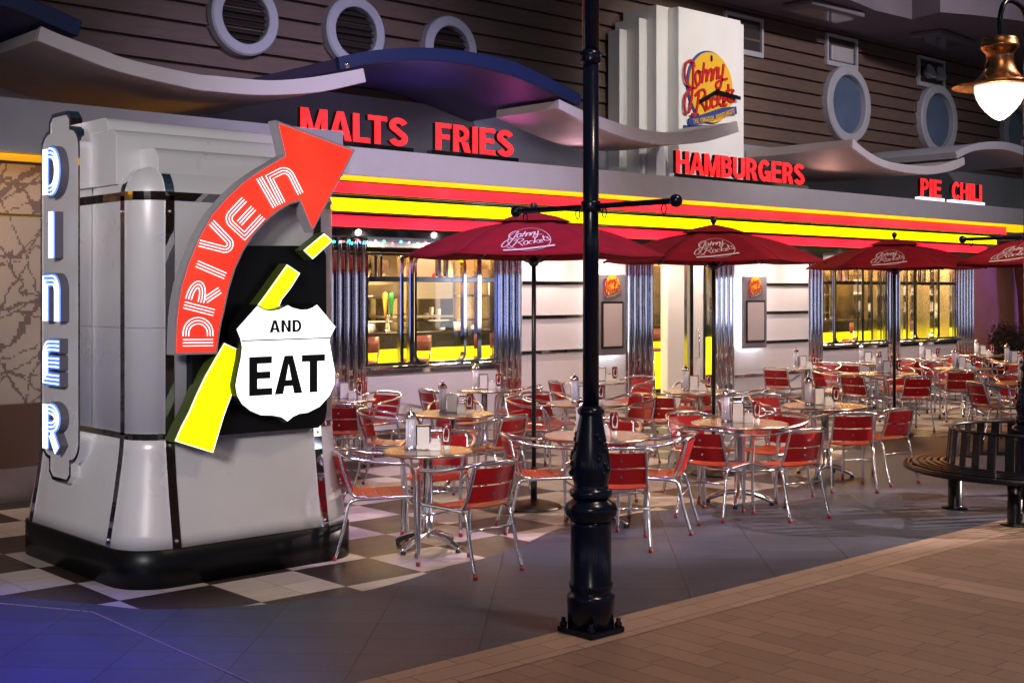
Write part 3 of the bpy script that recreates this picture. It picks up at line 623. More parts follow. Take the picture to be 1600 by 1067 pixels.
def logo(parent, o, s, n_y, c_disc, c_txt, c_band, c_blue, oval=True, hands=False, fr=None, thick=.02, line=None, wd=17):
    """the restaurant's script mark; o centre, s half-width in metres"""
    fr = fr or ((o[0], o[1], o[2]), (1, 0, 0), (0, 0, 1), (0, -1, 0))
    f = lambda x, y: ((x - 712) / 255 * s, (440 - y) / 345 * s * 1.0)
    el = lambda kx, dx=0, dz=0: [(kx * s * math.cos(R(a)) + dx * s, kx * s * math.sin(R(a)) * 1.02 + dz * s) for a in range(0, 360, 8)]
    if oval:
        bm = B(); prism(bm, el(1.04, -.04), fr, 0, thick * .5); obj('logo_rim', bm, c_blue, parent)
        bm = B(); prism(bm, el(1.0), fr, thick * .5, thick); obj('logo_disc', bm, c_disc, parent)
    elif line:
        bm = B(); stroke(bm, [(x * 1.08, z * .95) for x, z in el(1.05) + el(1.05)[:1]], .03 * s, fr, 0, thick); obj('logo_rim', bm, c_txt, parent)
    bm = B(); k = 0
    for st in J:
        pts = smooth_path([f(*p) for p in st], 4) if len(st) > 2 else [f(*p) for p in st]
        stroke(bm, pts, wd / 255 * s, fr, thick, thick * 1.6 + .0007 * s * k); k += 1
    obj('script_lettering', bm, c_txt, parent)
    band = smooth_path([f(x, y) for x, y in ((450, 822), (560, 782), (700, 725), (850, 665), (1005, 632))], 5)
    bm = B(); stroke(bm, band, 78 / 345 * s, fr, thick * 1.0, thick * 1.5); obj('logo_ribbon', bm, c_band, parent)
    if s > .12:
        txt = 'THE ORIGINAL HAMBURGER'; lay, W, lo, hi = text_layout(txt, .15, .16, .3); bm = B(); k = 50 / 345 * s / (hi - lo)
        x0, z0 = f(490, 812); x1, z1 = f(975, 640); L = math.hypot(x1 - x0, z1 - z0); kx = L / W; ca, sa = (x1 - x0) / L, (z1 - z0) / L
        def sag(u): return -.075 * s * math.sin(math.pi * u) * .6
        for ch, xx in lay:
            def mp(v, xx=xx):
                a = (v[0] + xx) * kx; b = (v[1] - lo) * k - .072 * s + sag(a / L)
                return (x0 + a * ca - b * sa, z0 + a * sa + b * ca)
            put_glyph(bm, ch, .15, mp, thick * 1.5, thick * 1.7, fr)
        obj('ribbon_lettering', bm, c_disc, parent)
lg = thing('restaurant_clock', 'round yellow clock with red script lettering and black hands on the cream pylon', 'clock', (10.63, 4.548, 4.82))
logo(lg, (0, 0, 0), .50, 0, 'yellow', 'logored', 'logoblue', 'logoblue', thick=.03)
bm = B(); prism(bm, [(-.62, -.66), (.5, -.55), (.5, -.50), (-.6, -.60)], FRONT, .002, .02); obj('logo_foot', bm, 'logoblue', lg)
bm = B(); stroke(bm, [(.06, -.06), (.62, -.10)], .055, FRONT, .075, .085); obj('minute_hand', bm, 'black', lg)
bm = B(); stroke(bm, [(.14, -.03), (-.30, -.24)], .06, FRONT, .062, .072); obj('hour_hand', bm, 'black', lg)
bm = B(); stroke(bm, [(-.01, .46), (-.01, .38)], .03, FRONT, .04, .05); obj('hour_mark', bm, 'black', lg)

# ------------------------------------------------------------------ the diner building
YD = 4.6
din = thing('diner_building', 'long low chrome diner with lit red and yellow bands under its flat roof', 'building', (0, YD, 0))
YL, XR = -YD, 18.47
boxo('parapet', 'parapet', din, 2.6, 21.5, 3.8 - YD, 3.95 - YD, 3.075, 3.375, bevel=.006)
boxo('roof', 'parapet', din, 2.6, 21.5, 3.951 - YD, 5.38 - YD, 3.28, 3.34)
boxo('soffit_light', 'g_soffit', din, 2.6, 21.4, 3.83 - YD, 5.2 - YD, 3.066, 3.074)
for nm, mt, y, z0, z1, xr in (('light_band', 'g_red', 4.2, 2.925, 3.043, 18.98), ('light_band', 'g_yel', 4.3, 2.735, 2.872, 18.80), ('light_band', 'g_red', 4.4, 2.572, 2.692, 18.62)):
    for i in range(7):
        xa = 2.7 + i * 2.36; xb = xr if i == 6 else xa + 2.357
        boxo(nm, mt, din, xa, xb, y - YD, 4.9 - YD, z0, z1)
for y, z0, z1, xr in ((4.19, 3.045, 3.058, 18.99), (4.185, 2.905, 2.923, 18.99), (4.32, 2.874, 2.904, 18.84), (4.285, 2.717, 2.733, 18.82), (4.42, 2.694, 2.716, 18.66), (4.385, 2.552, 2.570, 18.64), (4.46, 2.47, 2.551, 18.55)):
    boxo('chrome_band', 'letterblk' if z0 > 3.04 else 'trim', din, 2.7, xr, y - YD, 4.9 - YD, z0, z1, bevel=.003)
boxo('header', 'white', din, 3.6, XR, .0, .12, 2.37, 2.469); boxo('header_trim', 'chrome', din, 3.6, XR, -.03, -.002, 2.30, 2.36, bevel=.004)
boxo('roof_core', 'niche', din, 2.6, XR, .35, 3.4, 2.95, 3.2)
def pilaster(x0, x1):
    bm = B(); n = max(3, round((x1 - x0) / .11)); wd = (x1 - x0) / n; box(bm, x0, x1, -.02, .12, 0, 2.46)
    obj_ = obj('mirror_pilaster', bm, 'chrome', din)
    bm = B()
    for i in range(n):        # raised ribs on the mirror-flat pilaster
        cx = x0 + (i + .5) * wd; r = wd * .20; k = 7
        pts = [(cx + r * math.cos(math.pi * j / k), -.021 - .012 - r * .9 * math.sin(math.pi * j / k)) for j in range(k + 1)]
        pts = [(cx + r, -.021)] + pts + [(cx - r, -.021)]
        a = [bm.verts.new((x, y, .002)) for x, y in pts]; b = [bm.verts.new((x, y, 2.458)) for x, y in pts]
        for j in range(len(pts) - 1):
            f = bm.faces.new((a[j], b[j], b[j + 1], a[j + 1])); f.smooth = 0 < j < len(pts) - 2
    bmesh.ops.recalc_face_normals(bm, faces=bm.faces[:])
    obj('ribs', bm, 'chrome', obj_)
for a, b in ((3.98, 4.53), (6.51, 6.92), (8.86, 9.43), (10.80, 11.25), (13.16, 13.55), (15.48, 15.89), (17.83, 18.47)): pilaster(a, b)
def lowwall(x0, x1):
    boxo('lower_wall', 'white', din, x0, x1, .0, .12, .262, .90); boxo('kick_plate', 'chrome', din, x0, x1, -.012, .12, .0, .26)
    boxo('window_sill', 'chrome', din, x0, x1, -.10, .12, .955, .995, bevel=.01); boxo('sill_apron', 'trim', din, x0, x1, -.03, .10, .902, .953)
def window(x0, x1, bars, rounded, extra=()):
    lowwall(x0, x1)
    bm = B(); z0, z1 = .998, 2.298
    box(bm, x0, x1, .0, .06, z0, z0 + .03); box(bm, x0, x1, .0, .06, z1 - .03, z1)
    box(bm, x0, x0 + .03, .001, .059, z0 + .03, z1 - .03); box(bm, x1 - .03, x1, .001, .059, z0 + .03, z1 - .03)
    f = obj('window', bm, 'trim', din, .004)
    boxo('transom', 'trim', f, x0 + .031, x1 - .031, -.012, .055, 1.965, 2.025, bevel=.004)
    for bx, bw in bars: boxo('mullion', 'chrome', f, bx - bw / 2, bx + bw / 2, -.02, .05, z0 + .031, z1 - .031, bevel=.006)
    for bx, bw in extra: boxo('short_mullion', 'trim', f, bx - bw / 2, bx + bw / 2, -.006, .05, 2.026, z1 - .031, bevel=.003)
    for rx0, rx1 in rounded:
        bm = B(); p = rrect(rx0, rx1, z0 + .012, z1 - .012, .11); p.append(p[0])
        stroke(bm, p, .035, front(.0), -.04, .03); obj('rounded_frame', bm, 'chrome', f)
    boxo('pane', 'glass', f, x0 + .03, x1 - .03, .066, .07, z0 + .001, z1 - .001)
window(4.53, 6.51, ((5.03, .05), (5.17, .06), (6.22, .07)), ((5.22, 5.98),), ((4.66, .04), (4.74, .03), (5.6, .05), (5.72, .04)))
window(13.55, 15.48, ((13.86, .05), (14.72, .07), (15.0, .05), (15.28, .04)), ((13.9, 14.55),), ((14.1, .04), (14.3, .04)))
window(15.89, 17.83, ((16.12, .05), (16.35, .04), (17.2, .07)), ((16.4, 17.0),), ((16.6, .04), (16.75, .04)))
def panel(x0, x1, stripes):
    boxo('wall_panel', 'white', din, x0, x1, .0, .12, .262, 2.369); boxo('kick_plate', 'chrome', din, x0, x1, -.012, .12, 0, .26)
    for sx0, sx1, zz in stripes: boxo('chrome_stripe', 'chrome', din, sx0, sx1, -.02, -.001, zz, zz + .05, bevel=.006)
panel(6.92, 8.86, [(6.93, 8.05, z) for z in (1.05, 1.50, 1.935)])
panel(11.25, 13.16, [(11.99, 13.15, z) for z in (1.05, 1.50, 1.935)] + [(11.26, 13.15, .56)])
# doorway
dr = thing('diner_door', 'open glazed diner doorway with a white post and dark frame', 'door', (9.43, YD, 0))
boxo('side_glass', 'glass', dr, .02, .31, .05, .056, .05, 2.36); boxo('door_post', 'doorw', dr, .31, .67, -.02, .12, .0, 2.365, bevel=.01)
boxo('side_glass', 'glass', dr, .67, .78, .05, .056, .05, 2.36); boxo('door_frame', 'trim', dr, .78, .86, -.03, .1, 0, 2.362, bevel=.006)
boxo('door_leaf', 'doorw', dr, .87, 1.10, -.01, .05, .02, 2.355, bevel=.008); boxo('door_edge', 'trim', dr, 1.102, 1.15, -.02, .06, .02, 2.356, bevel=.004)
bm = B(); tube(bm, [(.95, -.01, .9), (.95, -.06, .9), (.95, -.06, 1.3), (.95, -.01, 1.3)], .012); obj('pull_handle', bm, 'chrome', dr)
boxo('side_glass', 'glass', dr, 1.16, 1.36, .05, .056, .05, 2.36); boxo('threshold', 'chrome', dr, .0, 1.37, -.05, .12, .005, .02)
# interior shell
boxo('end_wall', 'gold', din, XR - .12, XR, .121, 4.0, 0, 2.95)
boxo('left_wall', 'gold', din, 3.6, 3.98, .0, 4.0, 0, 2.47)
boxo('back_wall', 'gold', din, 3.6, XR - .121, 3.2, 3.3, 0, 2.95)
boxo('inner_floor', 'counter', din, 3.99, XR - .13, .6, 3.19, .011, .215)
boxo('inner_ceiling', 'inner', din, 3.99, XR - .125, .36, 3.19, 2.90, 2.94)
bm = B(); n = 90; A = []
for i in range(n + 1):
    x = 4.0 + i * (14.2 / n); q = .05 * math.sin(i * 1.3) * (1 if i % 9 else 0)
    A.append([bm.verts.new((x, 3.12 + q * .6 + .02 * math.sin(i * .37), z)) for z in (.95, 1.25, 1.5, 1.52, 1.9, 2.2)])
for a, b in zip(A, A[1:]):
    for j in range(5):
        f = bm.faces.new((a[j], b[j], b[j + 1], a[j + 1])); f.smooth = True
obj('steel_back_wall', bm, 'gold', din)
for x, pw in ((5.2, 210), (8.2, 180), (11.6, 140), (14.8, 210), (17.2, 210)):
    a = lamp('diner_lamp', 'AREA', (x, 6.2, 2.86), pw, (1, .80, .5), (x, 6.2, 0), sx=1.6, sy=.7)
for x in (5.0, 7.8, 10.0, 12.4, 14.6, 17.0):
    for dx in (-.55, .55): lamp('soffit_downlight', 'SPOT', (x + dx, 4.28, 2.53), 62, (1, .79, .68), (x + dx, 4.75, 1.2), .03, 150, 1.)
ct = thing('diner_counter', 'long black counter with a glowing yellow front inside the diner', 'counter', (4.2, 6.55, .22))
boxo('counter_top', 'counter', ct, 0, 13.8, -.25, .35, 1.05, 1.09, bevel=.01); boxo('counter_apron', 'counter', ct, 0, 13.8, -.05, .3, .86, 1.049)
boxo('glowing_front', 'g_counter', ct, 0, 13.8, -.04, .3, .05, .859); boxo('counter_base', 'counter', ct, 0, 13.8, -.03, .3, 0, .049)
nl = thing('neon_tube_run', 'orange neon tube running under the diner ceiling behind the windows', 'neon light', (4.3, 6.3, 2.5))
bm = B(); tube(bm, [(0, 0, 0), (13.5, 0, 0)], .02); obj('neon_tube', bm, 'g_orange', nl)
bm = B(); tube(bm, [(0, .3, .12), (13.5, .3, .12)], .014); obj('neon_tube', bm, 'g_redneon', nl)
boxo('bracket', 'trim', nl, 0, 13.5, .02, .06, .03, .09)
hd = thing('kitchen_hood', 'steel extractor hood with shelf and grill seen through the first window', 'hood', (7.3, 7.3, 0))
bm = B(); prism(bm, [(-.5, 1.75), (.5, 1.75), (.5, 1.95), (.2, 2.5), (-.2, 2.5), (-.5, 1.95)], front(0), -.4, .3); obj('hood', bm, 'steel', hd)
boxo('shelf', 'steel', hd, -.55, .55, -.25, .3, 1.48, 1.51); boxo('grill', 'trim', hd, -.5, .5, -.3, .35, .0, 1.2, bevel=.02)
boxo('grill_lid', 'chrome', hd, -.4, .4, -.32, -.301, 1.0, 1.15)
tp = thing('beer_tap', 'beer tap with amber and green handles on the diner counter', 'beer tap', (6.25, 6.5, 1.31))
bm = B(); lathe(bm, [(.05, 0), (.045, .02), (.03, .04), (.03, .2), (.04, .22), (0, .23)], 16); obj('tap_column', bm, 'chrome', tp)
for dx, mt in ((-.05, 'tapy'), (.05, 'green')):
    bm = B(); lathe(bm, [(.012, 0), (.02, .1), (.035, .25), (.03, .32), (0, .34)], 12, (dx, -.02)); o = obj('tap_handle', bm, mt, tp); o.location = (0, 0, .2)
mg = thing('coffee_mug', 'white coffee mug standing on the counter behind the first window', 'mug', (5.62, 6.42, 1.31))
bm = B(); lathe(bm, [(.04, 0), (.048, .01), (.05, .12), (.046, .12), (.042, .015), (0, .012)], 18); obj('cup', bm, 'ceramic', mg)
bm = B(); tube(bm, [(.048, 0, .1), (.08, 0, .095), (.085, 0, .05), (.047, 0, .03)], .007, 6); obj('handle', bm, 'ceramic', mg)
st = thing('bar_stool', 'brown backed bar stool at the counter, leftmost behind the first window', 'stool', (5.1, 6.0, .22), 0, 'bar stools at the diner counter')
bm = B(); lathe(bm, [(0, .70), (.17, .70), (.185, .72), (.18, .75), (0, .765)], 20); obj('seat', bm, 'stool', st)
bm = B()
for i in range(9):
    q = R(-120 + i * 7.5)
pts = [(.2 * math.cos(R(-155 + i * 13)), .2 * math.sin(R(-155 + i * 13))) for i in range(11)]
A = [[bm.verts.new((x, y, z)) for z in (.86, 1.06)] for x, y in pts]; A2 = [[bm.verts.new((x * .93, y * .93, z)) for z in (.86, 1.06)] for x, y in pts]
for i in range(10):
    for q in ((A[i][0], A[i + 1][0], A[i + 1][1], A[i][1]), (A2[i][0], A2[i][1], A2[i + 1][1], A2[i + 1][0]), (A[i][1], A[i + 1][1], A2[i + 1][1], A2[i][1]), (A[i][0], A2[i][0], A2[i + 1][0], A[i + 1][0])): bm.faces.new(q).smooth = True
obj('backrest', bm, 'stool', st)
for sx, sy in ((1, 1), (1, -1), (-1, 1), (-1, -1)):
    bm = B(); tube(bm, [(sx * .21, sy * .21, 0), (sx * .12, sy * .12, .7)] + ([(sx * .14, sy * .15, .9)] if sy < 0 else []), .012, 6); obj('leg', bm, 'chrome', st)
for x, l in ((5.5, 'brown backed bar stool at the counter, second behind the first window'), (6.35, 'brown backed bar stool in front of the beer tap'), (9.9, 'brown backed bar stool seen through the diner doorway'), (11.0, 'brown backed bar stool right of the open doorway, inside'), (14.3, 'brown backed bar stool behind the left of the two right windows'), (16.6, 'brown backed bar stool behind the far right window')):
    dup(st, (x, 6.0, .22), random.uniform(-.3, .3), l)
# back bar: shelves, bottles, pendant lamps, counter clutter
bb = thing('back_bar', 'steel back bar with shelves of glasses along the diner rear wall', 'back bar', (4.2, 7.45, 0))
for z in (1.42, 1.78): boxo('shelf', 'chrome', bb, 0, 13.8, -.16, .2, z, z + .02)
for i in range(12): boxo('upright', 'trim', bb, .3 + i * 1.2, .34 + i * 1.2, -.1, .2, .9, 2.3)
boxo('work_top', 'steel', bb, 0, 13.8, -.3, .22, 1.10, 1.13); boxo('cabinet', 'trim', bb, 0, 13.8, -.25, .22, 0, 1.099)
bm = B(); rb = random.Random(11)
for i in range(95):
    x = rb.uniform(.1, 13.6); z = rb.choice((1.132, 1.442, 1.802)); h = rb.uniform(.08, .22); r = rb.uniform(.025, .05); lathe(bm, [(r * .8, z), (r, z + h * .5), (r, z + h), (0, z + h)], 10, (x, rb.uniform(-.1, .05)))
gb = obj('glassware', bm, 'ceramic', bb); gb['kind'] = 'stuff'
for i, x in enumerate((1.7, 2.9, 6.0, 10.6, 12.6)):
    bm = B(); box(bm, x - .25, x + .25, -.12, .15, 1.805, 2.1); obj('appliance', bm, 'steel', bb, .02)
pl0 = thing('pendant_lamp', 'small red pendant lamp over the counter behind the first window', 'pendant lamp', (5.3, 6.35, 2.0), group='pendant lamps over the counter')
bm = B(); lathe(bm, [(.1, 0), (.085, .08), (.03, .13), (.015, .15), (.0, .15)], 18); obj('shade', bm, 'logored', pl0)
bm = B(); tube(bm, [(0, 0, .15), (0, 0, .88)], .006, 6); obj('cord', bm, 'black', pl0)
bm = B(); bmesh.ops.create_uvsphere(bm, u_segments=10, v_segments=8, radius=.04, matrix=Matrix.Translation((0, 0, .03))); obj('bulb', bm, 'g_lamp', pl0)
for x, l in ((7.0, 'small red pendant lamp near the steel extractor hood'), (10.2, 'small red pendant lamp seen through the open doorway'), (14.4, 'small red pendant lamp behind the left of the right windows'), (16.9, 'small red pendant lamp behind the far right window')): dup(pl0, (x, 6.35, 2.0), 0, l)
for i, (x, l) in enumerate(((5.9, 'white mug on the counter left of the beer tap'), (7.4, 'white mug on the counter below the steel hood'), (9.8, 'white mug on the counter seen through the doorway'), (14.0, 'white mug on the counter behind the middle window'), (16.2, 'white mug on the counter behind the far right window'))): dup(mg, (x, 6.42, 1.31), i, l)
# string of coloured bulbs
sl = thing('string_lights', 'string of tiny coloured bulbs under the eave over the first window', 'string lights', (4.0, 4.44, 2.44))
bm = B(); pts = [(i * .06, .0, -.015 - .012 * math.sin(i * 1.1)) for i in range(44)]; tube(bm, pts, .003, 5); obj('wire', bm, 'black', sl)
for i in range(1, 43, 2):
    bm = B(); bmesh.ops.create_uvsphere(bm, u_segments=8, v_segments=6, radius=.013, matrix=Matrix.Translation(Vector(pts[i]) + Vector((0, -.004, -.012)))); obj('bulb', bm, BULB[(i // 2) % 4], sl)
# menu boards
def menuboard(x0, x1, lab):
    cx = (x0 + x1) / 2; wd = (x1 - x0); t = thing('menu_board', lab, 'menu board', (cx, 4.5, 1.0), group='menu boards beside the doorway')
    bm = B(); prism(bm, rrect(-wd / 2, wd / 2, 0, 1.08, .03), FRONT, -.01, .03); obj('board', bm, 'menu', t)
    bm = B(); prism(bm, rrect(-wd / 2 + .06, wd / 2 - .06, .09, .72, .01), FRONT, .031, .045); obj('frame', bm, 'letterblk', t)
    boxo('menu_sheet', 'menupaper', t, -wd / 2 + .09, wd / 2 - .09, -.05, -.046, .12, .69)
    bm = B(); prism(bm, rrect(-wd / 2 + .015, wd / 2 - .015, .015, 1.065, .03), FRONT, -.04, -.012); obj('backlight', bm, 'g_halo', t)
    boxo('standoff', 'niche', t, -.05, .05, .041, .098, .3, .8)
    logo(t, (0, -.031, .93), .145, 0, 'yellow', 'logored', 'logoblue', 'logoblue', thick=.008, wd=15)
menuboard(8.2, 8.74, 'grey backlit menu board left of the diner doorway')
menuboard(11.32, 11.90, 'grey backlit menu board right of the diner doorway')
# roof letters
def letters(word, cat_label, q, y=3.85):
    (x0, z0), (x1, _), (_, z1), _ = q
    z0 = 3.435; z1 = 3.735
    t = thing('word_sign', cat_label, 'sign', (x0, y, 3.376), group='red word signs on the diner roof edge')
    boxo('base_rail', 'g_strip' if word in ('PIE', 'CHILI') else ('trim' if word != 'HAMBURGERS' else 'chrome'), t, -.08, x1 - x0 + .06, -.04, .05, .0, .05 if word in ('PIE', 'CHILI') else .045)
    lay, W, lo, hi = text_layout(word, .195, .085); kx = (x1 - x0) / W; lo, hi = 0, 1; kz = (z1 - z0) / (hi - lo)
    for ch, xx in lay:
        mp = lambda v, xx=xx: ((v[0] + xx) * kx, (v[1] - lo) * kz + z0 - 3.376)
        fr = ((0, 0, 0), (1, 0, 0), (0, 0, 1), (0, -1, 0))
        bm = B(); put_glyph(bm, ch, .205, mp, -.05, .004, fr); o = obj('letter', bm, 'letterblk', t)
        bm = B(); put_glyph(bm, ch, .195, mp, .0045, .014, fr); obj('lit_face', bm, 'g_letter', o)
letters('MALTS', 'red lit word MALTS standing on the roof edge above the arrow tip', LETTERS['MALTS'])
letters('FRIES', 'red lit word FRIES on the roof edge left of the lamp post', LETTERS['FRIES'])
letters('HAMBURGERS', 'red lit word HAMBURGERS on the roof edge below the pylon', LETTERS['HAMBURGERS'])
letters('PIE', 'red lit word PIE on the roof edge at the far right', LETTERS['PIE'])
letters('CHILI', 'red lit word CHILI at the right end of the roof edge', LETTERS['CHILI'])
# left wall with mural
mw = thing('mural_wall', 'beige wall with dark branch mural left of the corner sign', 'wall', (0, 4.2, 0))
boxo('mural_panel', 'mural', mw, -8, 3.55, .0, .1, .42, 2.52); boxo('gold_strip', 'brass', mw, -8, 3.55, -.012, .0, 2.524, 2.545)
boxo('upper_panel', 'mural', mw, -8, 3.55, .02, .1, 2.55, 2.995); boxo('top_light', 'g_amber', mw, -8, 3.55, -.5, .0, 3.02, 3.03); boxo('fascia', 'greywall', mw, -8, 3.55, -.55, .1, 3.04, 3.5)
boxo('base_rail', 'steel', mw, -8, 3.55, -.03, .1, .03, .12, bevel=.01); boxo('base_panel', 'wood', mw, -8, 3.55, .01, .1, .12, .42)
boxo('top_rail', 'steel', mw, -8, 3.55, -.04, .01, .24, .30, bevel=.01)
bt = thing('booth_seat', 'dark brown curved booth back standing before the branch mural', 'booth', (.3, 4.06, 0))
bm = B(); prism(bm, rrect(-.8, .62, .3, .86, .22), FRONT, -.05, .05); obj('booth_back', bm, 'wood', bt)
boxo('booth_base', 'steel', bt, -.8, .6, -.06, .06, .0, .30)
# right backdrop
bw = thing('plaster_wall', 'plaster wall washed with orange and purple light beyond the diner', 'wall', (19, 7.2, 0))
boxo('wall_face', 'backdrop', bw, 0, 30, 0, .2, 0, 5); boxo('skirting', 'niche', bw, 0, 30, -.03, -.001, 0, .2)
tr = thing('palm_trunk', 'brown curved trunk rising in front of the plaster wall at the right edge', 'tree', (25.1, 6.6, 0))
bm = B(); tube(bm, smooth3([(0, 0, 0), (.02, 0, .8), (-.08, 0, 1.8), (-.22, 0, 2.4), (-.12, 0, 2.9), (.5, 0, 3.3), (1.1, 0, 3.4)], 6), .3, 14); obj('trunk', bm, 'bark', tr)
bm = B()
for i in range(14):
    q = 2 * math.pi * i / 14; a = Vector((1.1, 0, 3.4))
    pts = [a + Vector((math.cos(q) * r, math.sin(q) * r, .25 * r - .22 * r * r)) for r in (0, .4, .8, 1.2, 1.6)]
    tube(bm, pts, .05, 5, rads=[.04, .06, .05, .03, .01])
obj('crown', bm, 'leaf', tr)
def shrub(x, y, lab, seed):
    rnd = random.Random(seed); t = thing('potted_shrub', lab, 'shrub', (x, y, 0), group='potted shrubs by the plaster wall')
    bm = B(); lathe(bm, [(.2, 0), (.23, .04), (.28, .3), (.3, .31), (.3, .35), (.27, .35), (.26, .32), (0, .32)], 20); obj('pot', bm, 'planter', t)
    bm = B(); tube(bm, [(0, 0, .32), (.02, 0, .5), (0, .02, .8)], .03, 6); obj('stem', bm, 'bark', t)
    bm = B()
    for i in range(1500):
        q = rnd.uniform(0, 6.283); v = rnd.uniform(-1, 1); r = rnd.uniform(.3, 1) ** .5 * (1 + .25 * math.sin(3 * q + 5 * v))
        p = Vector((math.cos(q) * math.sqrt(1 - v * v) * .36 * r, math.sin(q) * math.sqrt(1 - v * v) * .36 * r, 0.72 + v * .42 * r))
        d = Vector((rnd.gauss(0, 1), rnd.gauss(0, 1), rnd.gauss(.3, 1))).normalized(); s = d.cross(Vector((rnd.random(), .3, .2))).normalized(); l = rnd.uniform(.05, .09)
        bm.faces.new([bm.verts.new(p + w_) for w_ in (-s * l * .3, d * l * .5 - s * l * .1, d * l, d * l * .5 + s * l * .3)])
    obj('foliage', bm, 'leaf', t)
shrub(23.4, 6.4, 'dark leafy shrub in a pot before the purple lit wall', 3)
shrub(24.6, 6.3, 'dark leafy shrub in a pot at the right edge of the photo', 5)
# ------------------------------------------------------------------ the corner sign tower
tw = thing('corner_sign_tower', 'silver streamlined corner tower with flared foot and black plinth', 'sign tower', (.34, 1.03, 0))
TX, TY = .34, 1.03
def plan(x0, x1, y0, y1, r, k=8):
    out = []
    for cx, cy, a in ((x0 + r, y0 + r, 180), (x1 - r, y0 + r, 270), (x1 - r, y1 - r, 0), (x0 + r, y1 - r, 90)):
        for i in range(k + 1):
            q = R(a + 90 * i / k); out.append((cx + r * math.cos(q) - TX, cy + r * math.sin(q) - TY))
    return out
def loft(bm, secs, cap0=True, cap1=True):
    rings = [[bm.verts.new((x, y, z)) for x, y in p] for p, z in secs]; n = len(rings[0])
    for a, b in zip(rings, rings[1:]):
        for j in range(n):
            f = bm.faces.new((a[j], a[(j + 1) % n], b[(j + 1) % n], b[j])); f.smooth = True
    if cap0: bm.faces.new(list(reversed(rings[0])))
    if cap1: bm.faces.new(rings[-1])
UP = (-.38, 1.15, .2, 1.86)
def sec(d, r): return plan(UP[0] - d, UP[1] + d, UP[2] - d, UP[3] + d, r)
bm = B(); loft(bm, [(sec(.115, .30), 0), (sec(.115, .30), .235), (sec(.105, .29), .24)]); obj('plinth', bm, 'black', tw)
bm = B(); S_ = [(sec(.10, .29), .2405)]
for i in range(1, 9):
    t = i / 8; S_.append((sec(.10 * (1 - t) ** 1.25, .29 - .09 * t), .2405 + .70 * t))
loft(bm, S_); obj('flared_foot', bm, 'tower', tw)
bm = B(); S_ = [(sec(0, .2), .942), (sec(0, .2), 2.46)]
for i in range(1, 9):
    q = R(90 * i / 8); d = .2 * (1 - math.cos(q)); S_.append((sec(-d, .2 - d * .95), 2.46 + .2 * math.sin(q)))
loft(bm, S_); obj('tower_body', bm, 'tower', tw)
def hoop(z0, z1):
    bm = B(); P = sec(.006, .206); Q = sec(-.02, .19)
    A = [[bm.verts.new((*P[i], z)) for z in (z0, z1)] + [bm.verts.new((*Q[i], z)) for z in (z1, z0)] for i in range(len(P))]
    for i in range(len(A)):
        a, b = A[i], A[(i + 1) % len(A)]
        for j in range(4): bm.faces.new((a[j], b[j], b[(j + 1) % 4], a[(j + 1) % 4]))
    bmesh.ops.recalc_face_normals(bm, faces=bm.faces[:]); obj('chrome_hoop', bm, 'chrome', tw)
hoop(2.43, 2.485); hoop(.915, .955)
def strip_path(fx, nrm):
    """chrome strip following the flared profile; fx: (x,y) on the upper body, nrm outward, tan sideways"""
    pts = []
    for i in range(9):
        t = i / 8; pts.append((.10 * (1 - t) ** 1.25, .2405 + .70 * t))
    pts += [(0, 1.2), (0, 2.0), (0, 2.46)] + [(-.2 * (1 - math.cos(R(90 * i / 8))), 2.46 + .2 * math.sin(R(90 * i / 8))) for i in range(1, 8)]
    return pts
def vstrip(x, y, nx, ny, wd, drift):
    bm = B(); A = []
    for d, z in strip_path(None, None):
        k = drift * max(0, d) / .1 if d > 0 else 0
        for_t = (-ny, nx); px = x + nx * (d + .006) + for_t[0] * k; py_ = y + ny * (d + .006) + for_t[1] * k
        A.append([bm.verts.new((px + for_t[0] * s * wd / 2 - TX - nx * e, py_ + for_t[1] * s * wd / 2 - TY - ny * e, z)) for s, e in ((-1, 0), (1, 0), (1, .02), (-1, .02))])
    for a, b in zip(A, A[1:]):
        for j in range(4): bm.faces.new((a[j], a[(j + 1) % 4], b[(j + 1) % 4], b[j]))
    bmesh.ops.recalc_face_normals(bm, faces=bm.faces[:]); obj('chrome_strip', bm, 'chrome', tw)
def stud(x, y, nx, ny, z, d):
    bm = B(); bmesh.ops.create_uvsphere(bm, u_segments=10, v_segments=6, radius=.011, matrix=Matrix.Translation((x + nx * (d + .008) - TX, y + ny * (d + .008) - TY, z))); obj('stud', bm, 'steel', tw, smooth=True)
for sx_ in (-.18, .93): stud(sx_, .2, 0, -1, .285, .093); stud(sx_, .2, 0, -1, .88, .003); stud(sx_, .2, 0, -1, 2.36, 0)
stud(-.38, .43, -1, 0, .285, .093); stud(-.38, .43, -1, 0, 2.36, 0)
for z_ in (1.62,):
    bm = B(); P_ = sec(.0008, .2008); A = [[bm.verts.new((x, y, z)) for z in (z_, z_ + .003)] for x, y in P_]
    for i in range(len(A)): bm.faces.new((A[i][0], A[(i + 1) % len(A)][0], A[(i + 1) % len(A)][1], A[i][1]))
    obj('panel_seam', bm, 'lettergrey', tw)
vstrip(-.18, .2, 0, -1, .06, .0); vstrip(-.38, .43, -1, 0, .06, .0); vstrip(.93, .2, 0, -1, .06, 0); vstrip(-.38, 1.66, -1, 0, .06, 0)
